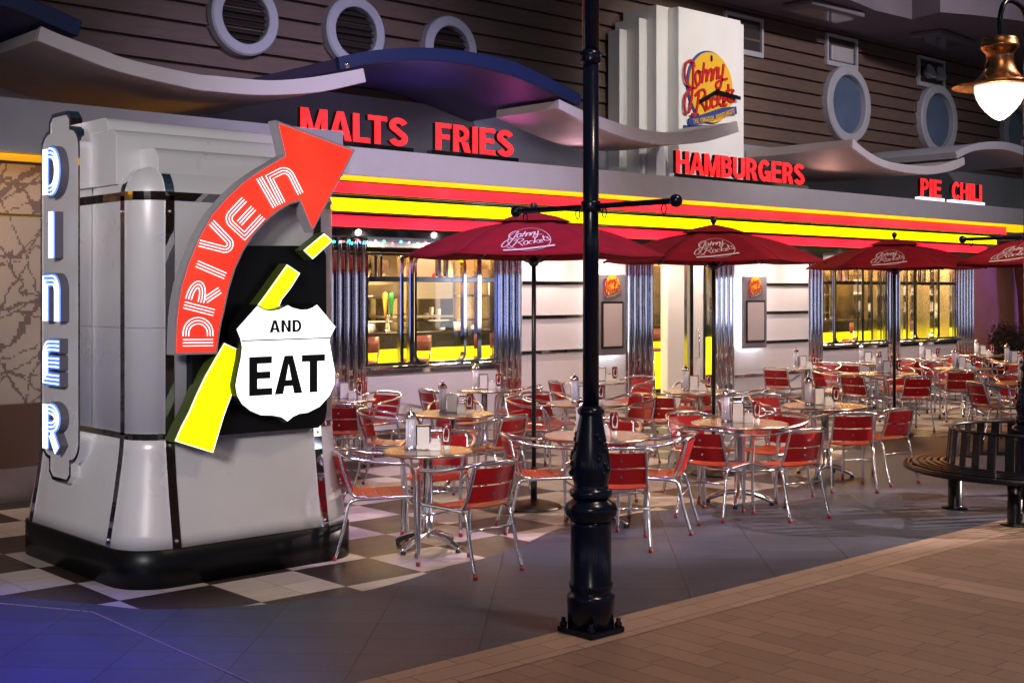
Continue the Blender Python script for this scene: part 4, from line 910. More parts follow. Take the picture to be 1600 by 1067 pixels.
# stepped roof mouldings
def mould(y0, y1, z0, z1, x0, x1, r):
    bm = B(); k = 8; prof = [(y0, z0)] + [(y0 + r - r * math.cos(R(90 * i / k)), z1 - r + r * math.sin(R(90 * i / k))) for i in range(k + 1)] + [(y1, z1), (y1, z0)]
    prism(bm, [(y - TY, z) for y, z in prof], ((0, 0, 0), (0, 1, 0), (0, 0, 1), (1, 0, 0)), x0 - TX, x1 - TX); obj('roof_moulding', bm, 'tower', tw, .004)
mould(.27, .62, 2.60, 2.775, -.22, 1.14, .10); mould(.52, 1.6, 2.54, 2.90, -.385, 1.16, .08); mould(.64, 1.55, 2.89, 2.985, -.384, 1.18, .07)
boxo('fluted_return', 'fluted', tw, 1.151 - TX, 1.2 - TX, .8 - TY, 1.7 - TY, .3, 2.6)
# vertical neon sign
FL = ((-.46, 1.21, 0), (0, -1, 0), (0, 0, 1), (-1, 0, 0))
ds = thing('vertical_diner_sign', 'tall stepped sign slab with blue neon letters spelling DINER', 'neon sign', (-.46, 1.21, .58), group=None)
SF = ((0, 0, -.58), (0, -1, 0), (0, 0, 1), (-1, 0, 0))
def slab_outline(g):
    w_, n_ = .305 + g, .16 + g; out = []
    def arc(cx, cz, r, a0, a1): return [(cx + r * math.cos(R(a)), cz + r * math.sin(R(a))) for a in [a0 + (a1 - a0) * i / 6 for i in range(7)]]
    rt = w_ - n_
    top = [(w_, 1.0), (w_, 2.80)] + arc(n_, 2.80, rt, 0, 90)[1:] + [(n_, 3.0 + g)] + [(n_ - .05, 3.045 + g), (-n_ + .05, 3.045 + g), (-n_, 3.0 + g)] + [(-x, z) for x, z in reversed(arc(n_, 2.80, rt, 0, 90)[1:])] + [(-w_, 2.80), (-w_, 1.0)]
    bot = [(-w_, .86)] + [(-x, z) for x, z in arc(n_, .86, rt, 0, -90)[1:]] + [(-n_, .63 - g), (-n_ + .05, .585 - g), (n_ - .05, .585 - g), (n_, .63 - g)] + list(reversed(arc(n_, .86, rt, 0, -90)[1:])) + [(w_, .86)]
    return top + bot
bm = B(); prism(bm, slab_outline(0), SF, -.08, .0); obj('sign_face', bm, 'tower', ds)
bm = B(); p = slab_outline(.006); p.append(p[0]); stroke(bm, p, .026, SF, -.075, .006); obj('chrome_edge', bm, 'chrome', ds)
def arcpts(cx, cz, rx, rz, a0, a1, k=12): return [(cx + rx * math.cos(R(a0 + (a1 - a0) * i / k)), cz + rz * math.sin(R(a0 + (a1 - a0) * i / k))) for i in range(k + 1)]
def neon_paths(ch, w_, h, g):
    L, Rr, T, Bt = -w_ / 2 + g, w_ / 2 - g, h / 2 - g, -h / 2 + g; x1 = L + 2.1 * g
    if ch == 'I': return [[(0, -h / 2), (0, h / 2)]]
    if ch == 'D': return [[(L, -h / 2), (L, h / 2)], [(x1, T)] + arcpts(x1 + .1 * w_, 0, Rr - x1 - .1 * w_, T, 90, -90) + [(x1, Bt)]]
    if ch == 'N': return [[(L, -h / 2), (L, T)] + arcpts(Rr - .3 * w_, T - .3 * w_, .3 * w_, .3 * w_, 90, 0, 8) + [(Rr, -h / 2)]]
    if ch == 'E': return [[(w_ / 2, T)] + arcpts(L + .25 * w_, T - .25 * w_, .25 * w_, .25 * w_, 90, 180, 8) + [(L, Bt), (w_ / 2, Bt)], [(x1, 0), (w_ / 2, 0)]]
    if ch == 'R': return [[(L, -h / 2), (L, h / 2)], [(x1, T)] + arcpts(x1 + .08 * w_, T / 2, Rr - x1 - .08 * w_, T / 2 - .0 * h, 90, -90) + [(x1, 0)], [(x1 + 1.2 * g, -1.4 * g), (Rr, -h / 2)]]
    if ch == 'V': return [[(L, h / 2)] + arcpts(.0, Bt + .18 * w_, .18 * w_, .18 * w_, 200, 340, 8) + [(Rr, h / 2)]]
for ch, zt, zb in (('D', 2.835, 2.49), ('I', 2.408, 2.06), ('N', 1.976, 1.635), ('E', 1.535, 1.215), ('R', 1.106, .77)):
    h = zt - zb - .035; w_ = .25; g = .029; zc_ = (zt + zb) / 2 - .58
    fr = ((0, 0 if ch != 'I' else -.0, zc_), (0, -1, 0), (0, 0, 1), (-1, 0, 0))
    b1, b2, b3 = B(), B(), B()
    for i, pth in enumerate(neon_paths(ch, w_, h, g)):
        stroke(b1, pth, 3.3 * g, fr, .001, .055 + .0006 * i); stroke(b2, pth, 3.1 * g, fr, .0575, .059 + .0006 * i)
        for off in (-g * .95, 0, g * .95):
            q = offset(pth, off); o_, ex, ez, n_ = [Vector(v) for v in fr]
            tube(b3, [o_ + ex * x + ez * z + n_ * .068 for x, z in q], .0048, 6)
    lt = obj('letter', b1, 'lettergrey', ds); obj('letter_face', b2, 'g_neonback', lt); obj('neon_tube', b3, 'g_neonb', lt)
# black panel, shield, dashes, arrow (front face)
pn = thing('black_sign_panel', 'black rounded panel behind the route shield on the corner tower', 'sign panel', (.4, .12, .93))
def rel(poly, x, z): return [(a - x, b - z) for a, b in poly]
bm = B(); prism(bm, rel(BPANEL, .4, .93), FRONT, -.075, .0); obj('panel', bm, 'black', pn, .004)
def litsign(name, label, cat, poly, y, side, face, d, margin, grp=None):
    cx = sum(p[0] for p in poly) / len(poly); cz = min(p[1] for p in poly)
    t = thing(name, label, cat, (cx, y, cz), group=grp); P = rel(poly, cx, cz)
    area = sum(P[i - 1][0] * P[i][1] - P[i][0] * P[i - 1][1] for i in range(len(P)))
    if area < 0: P = P[::-1]
    closed = P + P[:1]
    big = []
    n = len(P)
    for i in range(n):
        a, p, b = Vector(P[i - 1]).to_2d(), Vector(P[i]).to_2d(), Vector(P[(i + 1) % n]).to_2d()
        t0, t1 = (p - a).normalized(), (b - p).normalized(); nb_ = Vector((t0.y, -t0.x)) + Vector((t1.y, -t1.x)); nb_ = nb_ / max(nb_.length_squared / 2, .5); big.append((p.x + nb_.x * margin, p.y + nb_.y * margin))
    bm = B(); prism(bm, big, FRONT, -d, -.004); obj('housing', bm, side, t)
    bm = B(); prism(bm, P, FRONT, -.0035, .0); obj('lit_face', bm, face, t)
    if face == 'g_dash':
        bm = B(); stroke(bm, offset(P, .003) + [offset(P, .003)[0]], .004, FRONT, .0005, .004); obj('white_edge', bm, 'g_shield', t)
    return t, cx, cz
ar, ax, az = litsign('arrow_sign', 'red lit curved arrow lettered DRIVE IN on the corner tower', 'neon sign', ARROW, 0.0, 'housing', 'g_arrow', .10, .016)
for ch, (ox, oz, dx, dz, ux, uz) in NEON:
    w_ = math.hypot(dx, dz); h = math.hypot(ux, uz); ex = (dx / w_, 0, dz / w_); ez = (ux / h, 0, uz / h); g = .0195
    bm = B(); o_, E1, E2 = Vector((ox - ax, -.008, oz - az)), Vector(ex), Vector(ez)
    for pth in neon_paths(ch, w_, h, g):
        for off in (-g, 0, g): tube(bm, [o_ + E1 * x + E2 * z for x, z in offset(pth, off)], .0027, 6)
    obj('neon_letter', bm, 'g_neonw', ar)
sh, sx, sz = litsign('route_shield_sign', 'white lit route shield reading AND EAT on the corner tower', 'lit sign', SHIELD, -.04, 'black', 'g_shield', .155, .008)
bm = B(); stroke(bm, rel(SHLINE, sx, sz), .008, FRONT, .001, .004); obj('divider_line', bm, 'black', sh)
for word, q, bold in (('AND', AND, .2), ('EAT', EAT, .21)):
    (x0, z0), (x1, _), (_, z1), _ = q; lay, W, lo, hi = text_layout(word, bold, .13 if word == 'AND' else .11); kx = (x1 - x0) / W; kz = (z1 - z0) / (hi - lo)
    for ch, xx in lay:
        mp = lambda v, xx=xx: ((v[0] + xx) * kx + x0 - sx, (v[1] - lo) * kz + z0 - sz)
        bm = B(); put_glyph(bm, ch, bold, mp, .0005, .004, FRONT); obj('letter', bm, 'black', sh)
litsign('road_dash_sign', 'small yellow lit road dash at the top beneath the arrow tip', 'lit sign', DASH1, .02, 'dashside', 'g_dash', .1, .006, 'yellow road dashes on the tower')
litsign('road_dash_sign', 'middle yellow lit road dash just above the route shield', 'lit sign', DASH2, .02, 'dashside', 'g_dash', .1, .006, 'yellow road dashes on the tower')
litsign('road_dash_sign', 'largest yellow lit road dash at lower left of the route shield', 'lit sign', DASH3, .02, 'dashside', 'g_dash', .12, .006, 'yellow road dashes on the tower')

# ------------------------------------------------------------------ lamp posts
def lamppost(label, x, y, top, head):
    t = thing('lamp_post', label, 'lamp post', (x, y, .012))
    bm = B(); box(bm, -.13, .13, -.13, .13, 0, .03); obj('base_plate', bm, 'iron', t, .006)
    for sx_, sy_ in ((1, 1), (1, -1), (-1, 1), (-1, -1)):
        bm = B(); lathe(bm, [(.02, .03), (.02, .05), (.012, .055), (.012, .075), (0, .078)], 8, (sx_ * .105, sy_ * .105)); obj('anchor_bolt', bm, 'iron', t)
    bm = B(); lathe(bm, [(.126, .03), (.128, .15), (.131, .165), (.128, .18), (.133, .195), (.125, .205), (.112, .215), (.112, .23), (.119, .245), (.119, .265), (.112, .275), (.111, .58), (.113, .6)], 32); obj('base_drum', bm, 'iron', t)
    bm = B(); lathe(bm, [(.111, .601), (.118, .615), (.137, .64), (.143, .665), (.136, .69), (.115, .705), (.105, .715), (.098, .725)], 40, gad=((2, 3, 4), -.07)); obj('gadroon_collar', bm, 'iron', t)
    bm = B(); lathe(bm, [(.098, .726), (.113, .735), (.117, .755), (.111, .772), (.096, .782), (.092, .8), (.1, .83), (.107, .865), (.108, .895), (.103, .94), (.093, 1.0), (.081, 1.06), (.07, 1.12), (.061, 1.17)], 32)
    for i in range(3):      # raised leaf ornament
        for k in range(9):
            q = 2 * math.pi * i / 3 + R(-95) + .32 * math.sin(k * 1.4); z = .86 + k * .026; r = .106 - max(0, z - .9) * .19
            bmesh.ops.create_uvsphere(bm, u_segments=8, v_segments=6, radius=.017, matrix=Matrix.Translation((r * math.cos(q), r * math.sin(q), z)))
    obj('vase_shaft', bm, 'iron', t, smooth=True)
    bm = B(); lathe(bm, [(.061, 1.171), (.07, 1.178), (.074, 1.192), (.07, 1.206), (.056, 1.214), (.05, 1.222)], 24); obj('neck_ring', bm, 'iron', t)
    bm = B(); lathe(bm, [(.044, 1.2225), (.043, 3.07)], 24); n = 24
    obj('shaft', bm, 'iron', t)
    bm = B(); lathe(bm, [(.043, 3.071), (.052, 3.078), (.06, 3.09), (.052, 3.104), (.058, 3.115), (.061, 3.128), (.05, 3.14), (.046, 3.145)], 20, gad=((2, 5), -.1)); obj('upper_ring', bm, 'iron', t)
    bm = B(); lathe(bm, [(.046, 3.146), (.044, top), (0, top + .03)], 24); obj('upper_shaft', bm, 'iron', t)
    for s in (1, -1):
        bm = B(); tube(bm, [(0, s * .045, 2.30), (0, s * .58, 2.30)], .016, 10)
        bmesh.ops.create_uvsphere(bm, u_segments=16, v_segments=10, radius=.034, matrix=Matrix.Translation((0, s * .60, 2.30)))
        a = obj('ladder_arm', bm, 'iron', t, smooth=True)
        for yy in (.1, .52):
            bm = B(); tube(bm, [(0.0, s * yy + .016 * math.cos(R(q)), 2.262 + .026 * math.sin(R(q))) for q in range(0, 360, 30)], .004, 6, closed=True); obj('hook_ring', bm, 'iron', a)
    bm = B(); lathe(bm, [(.052, 2.27), (.056, 2.28), (.056, 2.32), (.052, 2.33)], 20); obj('arm_collar', bm, 'iron', t)
    if head:
        bm = B(); tube(bm, smooth3([(0, 0, top), (-.1, 0, top + .16), (-.3, 0, top + .2), (-.44, 0, top + .16), (-.51, 0, top + .02), (-.51, 0, 3.93)], 5), .022, 10); obj('crook_arm', bm, 'iron', t)
    return t
lamppost('navy cast iron lamp post in the foreground centre', .95, -2.42, 5.2, False)
P2 = (6.49, -2.21)
lamppost('navy cast iron lamp post rising through the round bench', P2[0], P2[1], 4.05, True)
hl = thing('street_lamp_head', 'copper lantern with glowing white teardrop globe at top right', 'street lamp', (P2[0] - .51, P2[1], 3.27))
def lz(l): return [(r, z - 3.27) for r, z in l]
bm = B(); lathe(bm, lz([(.03, 3.95), (.13, 3.93), (.142, 3.91), (.142, 3.875), (.15, 3.87), (.15, 3.85), (.13, 3.825), (.11, 3.80), (.104, 3.76), (.11, 3.72), (.13, 3.66), (.165, 3.61), (.2, 3.585), (.225, 3.57), (.23, 3.555), (.2, 3.55)]), 36); obj('copper_cap', bm, 'copper', hl)
bm = B(); lathe(bm, lz([(.2, 3.549), (.37, 3.535), (.375, 3.53), (.2, 3.535)]), 48); obj('copper_brim', bm, 'copper', hl)
bm = B(); lathe(bm, lz([(.2, 3.533), (.2, 3.49), (.186, 3.44), (.157, 3.385), (.118, 3.335), (.075, 3.293), (.034, 3.264), (0, 3.255)]), 36); obj('globe', bm, 'g_lamp', hl)
bm = B(); tube(bm, [(-.22, 0, .30), (-.26, 0, .33), (-.25, 0, .37), (-.22, 0, .37)], .008, 6); obj('latch', bm, 'copper', hl)
lamp('street_lamp_light', 'POINT', (P2[0] - .51, P2[1], 3.18), 26, (1, .8, .62), size=.12)
# round bench
bn = thing('round_bench', 'black slatted round bench encircling the right lamp post', 'bench', (P2[0], P2[1], 0))
for i in range(6):
    r = .70 + i * .058; zz = .398 - .004 * i + (.0 if i < 5 else -.006)
    bm = B(); pts = [(r * math.cos(R(a)), r * math.sin(R(a)), zz) for a in range(0, 360, 5)]
    A = [[bm.verts.new((math.cos(R(a)) * (r + u), math.sin(R(a)) * (r + u), zz + v)) for u, v in ((-.016, -.006), (.016, -.006), (.017, .008), (.0, .013), (-.017, .008))] for a in range(0, 360, 5)]
    for k in range(len(A)):
        a, b = A[k], A[(k + 1) % len(A)]
        for j in range(5): bm.faces.new((a[j], b[j], b[(j + 1) % 5], a[(j + 1) % 5])).smooth = True
    bmesh.ops.recalc_face_normals(bm, faces=bm.faces[:]); obj('seat_slat', bm, 'benchblk', bn)
bm = B(); tube(bm, [(1.0 * math.cos(R(a)), 1.0 * math.sin(R(a)), .36) for a in range(0, 360, 5)], .022, 6, closed=True); obj('seat_rim', bm, 'benchblk', bn)
for k in range(12):
    a = R(k * 30 + 10); bm = B(); tube(bm, [(math.cos(a) * .68, math.sin(a) * .68, .372), (math.cos(a) * 1.0, math.sin(a) * 1.0, .372)], .012, 6); obj('seat_rib', bm, 'benchblk', bn)
bm = B(); tube(bm, [(.635 * math.cos(R(a)), .635 * math.sin(R(a)), .688) for a in range(0, 360, 5)], .014, 8, closed=True); obj('back_rail', bm, 'benchblk', bn)
for k in range(28):
    a = R(k * 360 / 28); bm = B(); c, s = math.cos(a), math.sin(a); W_ = .036
    vs = []
    for r, z in ((.665, .39), (.64, .683)):
        for e in (0, -.008): vs += [bm.verts.new((c * (r + e) - s * q, s * (r + e) + c * q, z)) for q in (-W_, W_)]
    for f in ((0, 1, 5, 4), (2, 6, 7, 3), (0, 4, 6, 2), (1, 3, 7, 5), (4, 5, 7, 6), (0, 2, 3, 1)): bm.faces.new([vs[i] for i in f])
    bmesh.ops.recalc_face_normals(bm, faces=bm.faces[:]); obj('back_slat', bm, 'benchblk', bn)
for x, y in ((-.369, .472), (-.80, -.27), (.45, -.72), (.72, .40)):
    bm = B(); lathe(bm, [(.11, .008), (.11, .018), (.062, .02), (.058, .03), (.058, .366)], 20, (x, y)); obj('leg', bm, 'benchblk', bn)

# ------------------------------------------------------------------ umbrellas
def umbrella(x, y, rz, label, first=None):
    t = thing('patio_umbrella', label, 'umbrella', (x, y, 0), rz, 'red patio umbrellas')
    bm = B(); lathe(bm, [(.235, .004), (.24, .012), (.225, .03), (.16, .05), (.08, .068), (.045, .075), (.03, .08)], 48, gad=((2, 3), -.03)); obj('base', bm, 'bronze', t)
    bm = B(); lathe(bm, [(.028, .081), (.028, .35), (.022, .352)], 14); obj('base_sleeve', bm, 'pole', t)
    bm = B(); lathe(bm, [(.0195, .353), (.0195, 2.50)], 14); obj('pole', bm, 'pole', t)
    for z in (.2, .33):
        bm = B(); lathe(bm, [(.012, 0), (.016, .01), (.012, .02)], 8); bmesh.ops.rotate(bm, cent=(0, 0, 0), matrix=Matrix.Rotation(R(90), 3, 'X'), verts=bm.verts[:]); bmesh.ops.translate(bm, vec=(0, -.028, z), verts=bm.verts[:]); obj('knob', bm, 'pole', t)
    bm = B(); lathe(bm, [(.03, 2.07), (.05, 2.10), (.055, 2.125), (.03, 2.14)], 14); obj('runner', bm, 'pole', t)
    bm = B(); lathe(bm, [(.012, 2.53), (.02, 2.545), (.034, 2.57), (.036, 2.59), (.026, 2.61), (0, 2.618)], 14); obj('finial', bm, 'pole', t)
    Rr = 1.13; n = 6; K = 10; bm = B()
    def surf(i, u, v):       # panel i, across u 0..1, up v 0(rim)..1(top)
        a0, a1 = 2 * math.pi * i / n, 2 * math.pi * (i + 1) / n; r = Rr * (1 - v) + .16 * v
        p = Vector((math.cos(a0), math.sin(a0), 0)) * r * (1 - u) + Vector((math.cos(a1), math.sin(a1), 0)) * r * u
        z = 2.155 + .30 * v + .055 * math.sin(math.pi * v) - .028 * math.sin(math.pi * u) * (1 - v) * (.3 + v) * 2.0
        return Vector((p.x, p.y, z))
    for i in range(n):
        g = [[bm.verts.new(surf(i, u / K, v / K)) for v in range(K + 1)] for u in range(K + 1)]
        for u in range(K):
            for v in range(K): bm.faces.new((g[u][v], g[u + 1][v], g[u + 1][v + 1], g[u][v + 1])).smooth = True
    cn = obj('canopy', bm, 'cloth', t); sm = cn.modifiers.new('thickness', 'SOLIDIFY'); sm.thickness = .004
    bm = B()
    for i in range(n):
        a0, a1 = 2 * math.pi * i / n, 2 * math.pi * (i + 1) / n
        q = [[bm.verts.new((math.cos(a) * r * k_, math.sin(a) * r * k_, z)) for a, k_ in ((a0, 1.), ((a0 + a1) / 2, .87), (a1, 1.))] for r, z in ((.33, 2.45), (.2, 2.495), (.03, 2.53))]
        for u in range(2):
            for v in range(2): bm.faces.new((q[v][u], q[v][u + 1], q[v + 1][u + 1], q[v + 1][u]))
    bmesh.ops.remove_doubles(bm, verts=bm.verts[:], dist=1e-4); v_ = obj('vent_cap', bm, 'cloth', cn); sm = v_.modifiers.new('thickness', 'SOLIDIFY'); sm.thickness = .004
    for i in range(n):
        a = 2 * math.pi * i / n; bm = B()
        tube(bm, [(math.cos(a) * r, math.sin(a) * r, z - .014) for r, z in ((.03, 2.49), (.5, 2.40), (1.12, 2.155))], .008, 6); rb = obj('rib', bm, 'pole', t)
        bm = B(); tube(bm, [(math.cos(a) * .05, math.sin(a) * .05, 2.10), (math.cos(a) * .55, math.sin(a) * .55, 2.37)], .007, 6); obj('strut', bm, 'pole', rb)
    # script mark printed on the front panel (mapped on to the cloth)
    i = 4
    f = lambda px, pz: (.5 + (px - 712) / 255 * .18, .33 + (440 - pz) / 345 * .24)
    lines = [[f(*p) for p in st_] for st_ in J] + [[f(450, 830), f(600, 800), f(800, 745), (f(1010, 690))]] + [[(.5 + .2 * math.cos(R(a)), .32 + .26 * math.sin(R(a))) for a in range(0, 361, 12)]]
    bm = B()
    for k, ln in enumerate(lines):
        pts = smooth_path(ln, 3) if len(ln) > 2 else [ln[0], ((ln[0][0] + ln[1][0]) / 2, (ln[0][1] + ln[1][1]) / 2), ln[1]]
        wd = .0048 if k < len(J) else (.016 if k == len(J) else .0025)
        P3 = [surf(i, min(max(u, 0), 1), min(max(v, 0), 1)) + Vector((0, 0, .0)) for u, v in pts]
        c0 = surf(i, .5, .4); nn = (surf(i, .6, .4) - c0).cross(surf(i, .5, .5) - c0).normalized()
        if nn.z < 0: nn = -nn
        rr = []
        for q in range(len(P3)):
            d = (P3[min(q + 1, len(P3) - 1)] - P3[max(q - 1, 0)]).normalized(); s = nn.cross(d).normalized() * wd
            rr.append([bm.verts.new(P3[q] + nn * (.006 + .0002 * k) + s * e) for e in (-1, 1)])
        for a, b in zip(rr, rr[1:]): bm.faces.new((a[0], a[1], b[1], b[0]))
    obj('printed_mark', bm, 'print_white', cn)
    return t
u0 = umbrella(*UMB[0], R(-46), 'red patio umbrella partly hidden by the foreground lamp post')
dup(u0, (*UMB[1], 0), R(-49), 'red patio umbrella standing in front of the diner doorway')
dup(u0, (*UMB[2], 0), R(-63), 'red patio umbrella in front of the two right windows')
dup(u0, (*UMB[3], 0), R(-92), 'red patio umbrella cut off by the right edge of the photo')

# ------------------------------------------------------------------ bistro tables and chairs
def make_table(dia):
    t = thing('bistro_table', '', 'table', (0, 0, 0), 0, 'round bistro tables')
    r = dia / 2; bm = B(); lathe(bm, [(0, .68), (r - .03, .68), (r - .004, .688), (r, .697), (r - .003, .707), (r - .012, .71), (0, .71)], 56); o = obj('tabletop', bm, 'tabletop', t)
    for f in o.data.polygons: f.use_smooth = abs(f.normal.z) < .9
    bm = B(); lathe(bm, [(.046, .085), (.037, .09), (.037, .66), (.1, .665), (.1, .679)], 20); obj('column', bm, 'alu', t)
    for k in range(4):
        a = R(45 + 90 * k - 12); c, s = math.cos(a), math.sin(a); bm = B()
        P_ = [(c * q, s * q, z) for q, z in ((.02, .105), (.1, .1), (.19, .075), (.26, .045), (.29, .03))]
        tube(bm, smooth3(P_, 3), .022, 8, rads=[.03 - .0011 * i for i in range(13)]); f = obj('foot', bm, 'alu', t)
        bm = B(); lathe(bm, [(.016, .004), (.02, .008), (.018, .024), (.008, .03)], 10, (c * .275, s * .275)); obj('foot_pad', bm, 'rubber', f)
    return t
def make_chair():
    t = thing('bistro_chair', '', 'chair', (0, 0, 0), 0, 'red slatted aluminium chairs')
    half = [(.225, .27, .02), (.222, .262, .3), (.232, .252, .55), (.245, .235, .62), (.262, .20, .655), (.272, .12, .665), (.272, 0, .675), (.262, -.12, .695), (.225, -.215, .718), (.15, -.268, .735), (.0, -.288, .74)]
    pts = smooth3(half + [(-x, y, z) for x, y, z in reversed(half[:-1])], 4)
    bm = B(); tube(bm, pts, .0133, 8); obj('arm_frame', bm, 'alu', t)
    for s in (1, -1):
        P_ = smooth3([(s * .205, -.295, .02), (s * .2, -.24, .2), (s * .195, -.2, .37), (s * .198, -.165, .412), (s * .205, -.08, .42), (s * .215, .1, .425), (s * .222, .245, .425)], 4)
        bm = B(); tube(bm, P_, .0123, 8); obj('rear_leg', bm, 'alu', t)
        P_ = smooth3([(s * .205, -.08, .43), (s * .2, -.16, .44), (s * .188, -.195, .5), (s * .182, -.235, .62), (s * .172, -.262, .735)], 4)
        bm = B(); tube(bm, P_, .011, 8); obj('back_post', bm, 'alu', t)
    bm = B(); tube(bm, [(-.198, -.217, .30), (.198, -.217, .30)], .009, 6); obj('stretcher', bm, 'alu', t)
    bm = B(); tube(bm, [(-.222, .262, .34), (.222, .262, .34)], .009, 6); obj('stretcher', bm, 'alu', t)
    def slat(bm, f, k=10, th=.008):
        A = []
        for i in range(k + 1):
            a, b = f(i / k); n = Vector((0, 0, 1)) if abs((a - b).normalized().z) < .6 else Vector((0, 1, .2)).normalized()
            A.append([bm.verts.new(v) for v in (a, b, b - n * th, a - n * th)])
        for p, q in zip(A, A[1:]):
            for j in range(4): bm.faces.new((p[j], q[j], q[(j + 1) % 4], p[(j + 1) % 4])).smooth = j in (0, 2)
        bm.faces.new(A[0]); bm.faces.new(list(reversed(A[-1]))); bmesh.ops.recalc_face_normals(bm, faces=bm.faces[:])
    bm = B()
    for i in range(4):
        y0 = -.175 + i * .1; y1 = y0 + .092
        dip = lambda y: .435 + .018 * ((y - .02) / .2) ** 2 - (.02 if y > .19 else 0)
        slat(bm, lambda u, y0=y0, y1=y1: (Vector(((u - .5) * .415, y0, dip(y0) - .016 * math.sin(math.pi * u))), Vector(((u - .5) * .415, y1, dip(y1) - .016 * math.sin(math.pi * u)))))
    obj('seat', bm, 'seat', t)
    bm = B()
    for z0, z1 in ((.475, .585), (.597, .705)):
        yy = lambda z: -.18 - (z - .47) * .33
        slat(bm, lambda u, z0=z0, z1=z1: (Vector(((u - .5) * .365, yy(z0) - .045 * math.sin(math.pi * u) + .018, z0)), Vector(((u - .5) * .36, yy(z1) - .045 * math.sin(math.pi * u) + .018, z1))))
    bk = obj('backrest', bm, 'red', t)
    for z in (.53, .65):
        bm = B(); bmesh.ops.create_uvsphere(bm, u_segments=8, v_segments=6, radius=.011, matrix=Matrix.Translation((0, -.18 - (z - .47) * .33 - .037, z))); obj('rivet', bm, 'chrome', bk)
    for x, y in ((.225, .27), (-.225, .27), (.205, -.297), (-.205, -.297)):
        bm = B(); lathe(bm, [(.012, .004), (.0152, .008), (.0148, .028), (.012, .031)], 10, (x, y)); obj('foot_cap', bm, 'redcap', t)
    return t
TD = dict(T1='front left table beside the black plinth', T2='table behind the front left one', T3='table half hidden by the shield', T4='table under the first window',
 T5='second row table behind the lamp post', T6='large table nearest the lamp post foot', T7='large table in the front row middle', T8='table before the diner doorway', T9='large front table by the round bench',
 T10='wall table by the right menu board', T11='wall table under the middle window', T12='table beside the third umbrella pole', T13='wall table under the far right window', T14='table behind the round bench',
 T15='last wall table at the diner corner', T16='table near the potted shrubs', T17='table right behind the round bench', T18='small table below the left menu board')
big, small = {}, {}
def place(proto, loc, rz, label):
    if not proto['label']:
        proto.location = loc; proto.rotation_euler = (0, 0, rz); proto['label'] = label; return proto
    return dup(proto, loc, rz, label)
protos = {}
for k, (x, y, dia) in TABLES.items():
    key = .65 if dia < .72 else .84
    if k == 'T2': key = .78
    if key not in protos: protos[key] = make_table(key)
    place(protos[key], (x, y, 0), random.uniform(-.4, .4), 'round steel bistro %s' % TD[k])
chair = make_chair()
per = {}
for k, x, y in CHAIRS: per.setdefault(k, []).append((x, y))
for k, lst in per.items():
    tx, ty, _ = TABLES[k]; lat = lambda p: (p[0] - tx) * .739 - (p[1] - ty) * .674; dep = lambda p: (p[0] - tx) * .674 + (p[1] - ty) * .739
    names = {}
    for p in lst:
        a, b = lat(p), dep(p); nm = ('right' if a > 0 else 'left') if abs(a) > abs(b) else ('far' if b > 0 else 'near')
        alt = ('far' if b > 0 else 'near') if abs(a) > abs(b) else ('right' if a > 0 else 'left')
        if nm in names.values(): nm = alt if alt not in names.values() else nm + ' ' + alt
        names[p] = nm
    for p in lst:
        ang = math.atan2(-(tx - p[0]), ty - p[1]) + random.uniform(-.24, .24)
        if k == 'T1' and p == lst[0]: ang = .0
        place(chair, (p[0], p[1], 0), ang, 'red slatted chair %s of the %s' % (names[p], TD[k]))
# table ware
def p_straw():
    t = thing('straw_dispenser', '', 'straw dispenser', group='glass straw dispensers')
    bm = B(); lathe(bm, [(.048, 0), (.05, .006), (.047, .018), (.04, .022), (0, .022)], 20); obj('base', bm, 'chrome', t)
    bm = B(); lathe(bm, [(.041, .0225), (.042, .03), (.042, .225)], 20); obj('jar', bm, 'jar', t)
    bm = B()
    for i in range(24):
        a = i * 2.4; r = .035 * math.sqrt((i + .5) / 24); tube(bm, [(r * math.cos(a), r * math.sin(a), .024), (r * math.cos(a + .3), r * math.sin(a + .3), .215)], .0045, 5)
    obj('straws', bm, 'straws', t)
    bm = B(); lathe(bm, [(.044, .226), (.045, .238), (.04, .255), (.026, .268), (.01, .272), (.008, .278), (.013, .286), (.008, .295), (0, .296)], 20); obj('lid', bm, 'chrome', t); return t
def p_nap():
    t = thing('napkin_dispenser', '', 'napkin dispenser', group='chrome napkin dispensers')
    bm = B(); box(bm, -.055, .055, -.042, .042, 0, .175); obj('case', bm, 'chrome', t, .006)
    bm = B(); box(bm, -.043, .043, -.047, -.0425, .012, .165); obj('napkin_stack', bm, 'napkin', t); return t
def p_cad():
    t = thing('sugar_caddy', '', 'caddy', group='white sugar caddies')
    bm = B(); box(bm, -.04, .04, -.03, .03, 0, .058); obj('box', bm, 'ceramic', t, .006)
    bm = B()
    for i in range(5): box(bm, -.03, .03, -.02 + i * .009, -.015 + i * .009, .0585, .078 + .006 * (i % 2))
    obj('sugar_packets', bm, 'napkin', t); return t
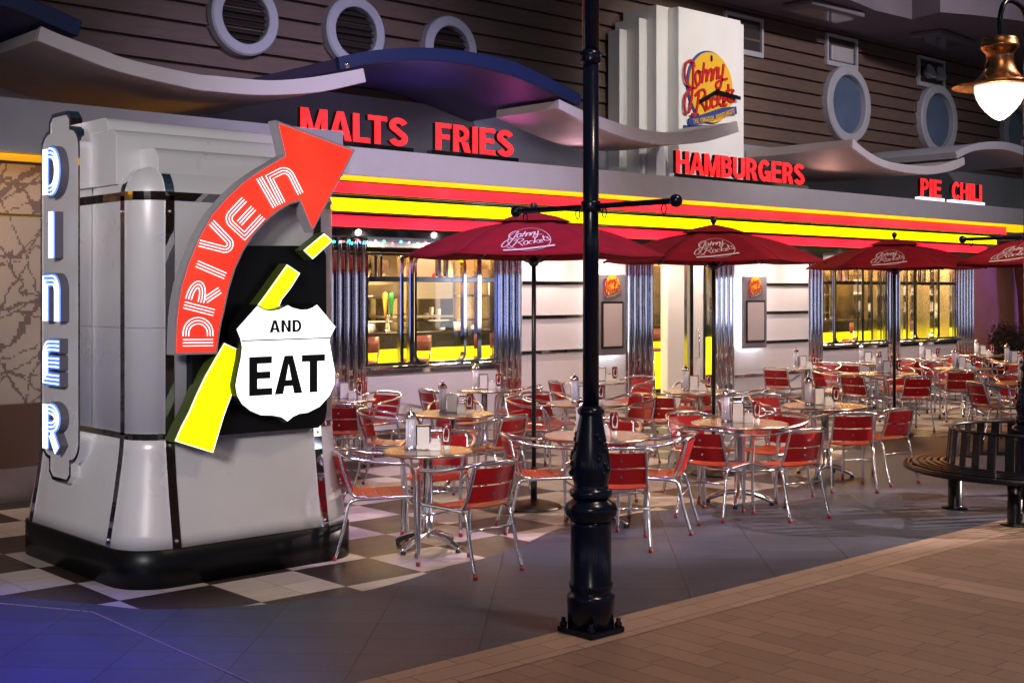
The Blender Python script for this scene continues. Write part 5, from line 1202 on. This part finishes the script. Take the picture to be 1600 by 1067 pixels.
def p_sha():
    t = thing('salt_shaker', '', 'shaker', group='glass salt shakers')
    bm = B(); lathe(bm, [(.02, 0), (.021, .004), (.018, .066), (0, .066)], 12); obj('glass', bm, 'ceramic', t)
    bm = B(); lathe(bm, [(.02, .067), (.021, .08), (.016, .094), (0, .098)], 12); obj('cap', bm, 'chrome', t); return t
def p_ket():
    t = thing('ketchup_bottle', '', 'ketchup bottle', group='upturned red ketchup bottles')
    bm = B(); lathe(bm, [(.021, 0), (.022, .004), (.021, .03), (.018, .032)], 16); obj('cap', bm, 'ceramic', t)
    bm = B(); lathe(bm, [(.018, .033), (.027, .048), (.034, .075), (.036, .11), (.035, .15), (.036, .172), (.03, .182), (0, .184)], 18); obj('bottle', bm, 'ketchup', t)
    bm = B(); P_ = [(-.019, .062), (.019, .062), (.024, .10), (.024, .145), (.014, .158), (-.014, .158), (-.024, .145), (-.024, .10)]
    A = [bm.verts.new((.0375 * math.sin(x / .0375), -.0375 * math.cos(x / .0375), z)) for x, z in P_]; bm.faces.new(A); obj('label', bm, 'napkin', t)
    bm = B(); A = [bm.verts.new((.0382 * math.sin(x / .0382), -.0382 * math.cos(x / .0382), z)) for x, z in rrect(-.008, .008, .126, .132, .0025, 2)]; bm.faces.new(A); obj('label_mark', bm, 'lidred', t); return t
WARE = [(p_straw(), -.10, .05, 'glass straw dispenser with chrome lid on the %s'), (p_nap(), -.005, .03, 'chrome napkin dispenser on the %s'), (p_cad(), .085, -.03, 'white sugar caddy on the %s'), (p_sha(), .105, .05, 'small salt shaker on the %s'), (p_ket(), .165, .0, 'upturned red ketchup bottle on the %s')]
for k, (x, y, dia) in TABLES.items():
    j = random.uniform(-.03, .03); ang = -.74 + random.uniform(-.12, .12); ox = -.02 if dia < .75 else -.03
    for proto, lx, ld, lab in WARE:
        c, s = math.cos(ang), math.sin(ang); px = lx + ox + j; py_ = ld + .02
        if k == 'T5' and proto['category'] == 'napkin dispenser': px += 0
        place(proto, (x + px * c - py_ * s, y + px * s + py_ * c, .7105), ang + random.uniform(-.2, .2), lab % TD[k])
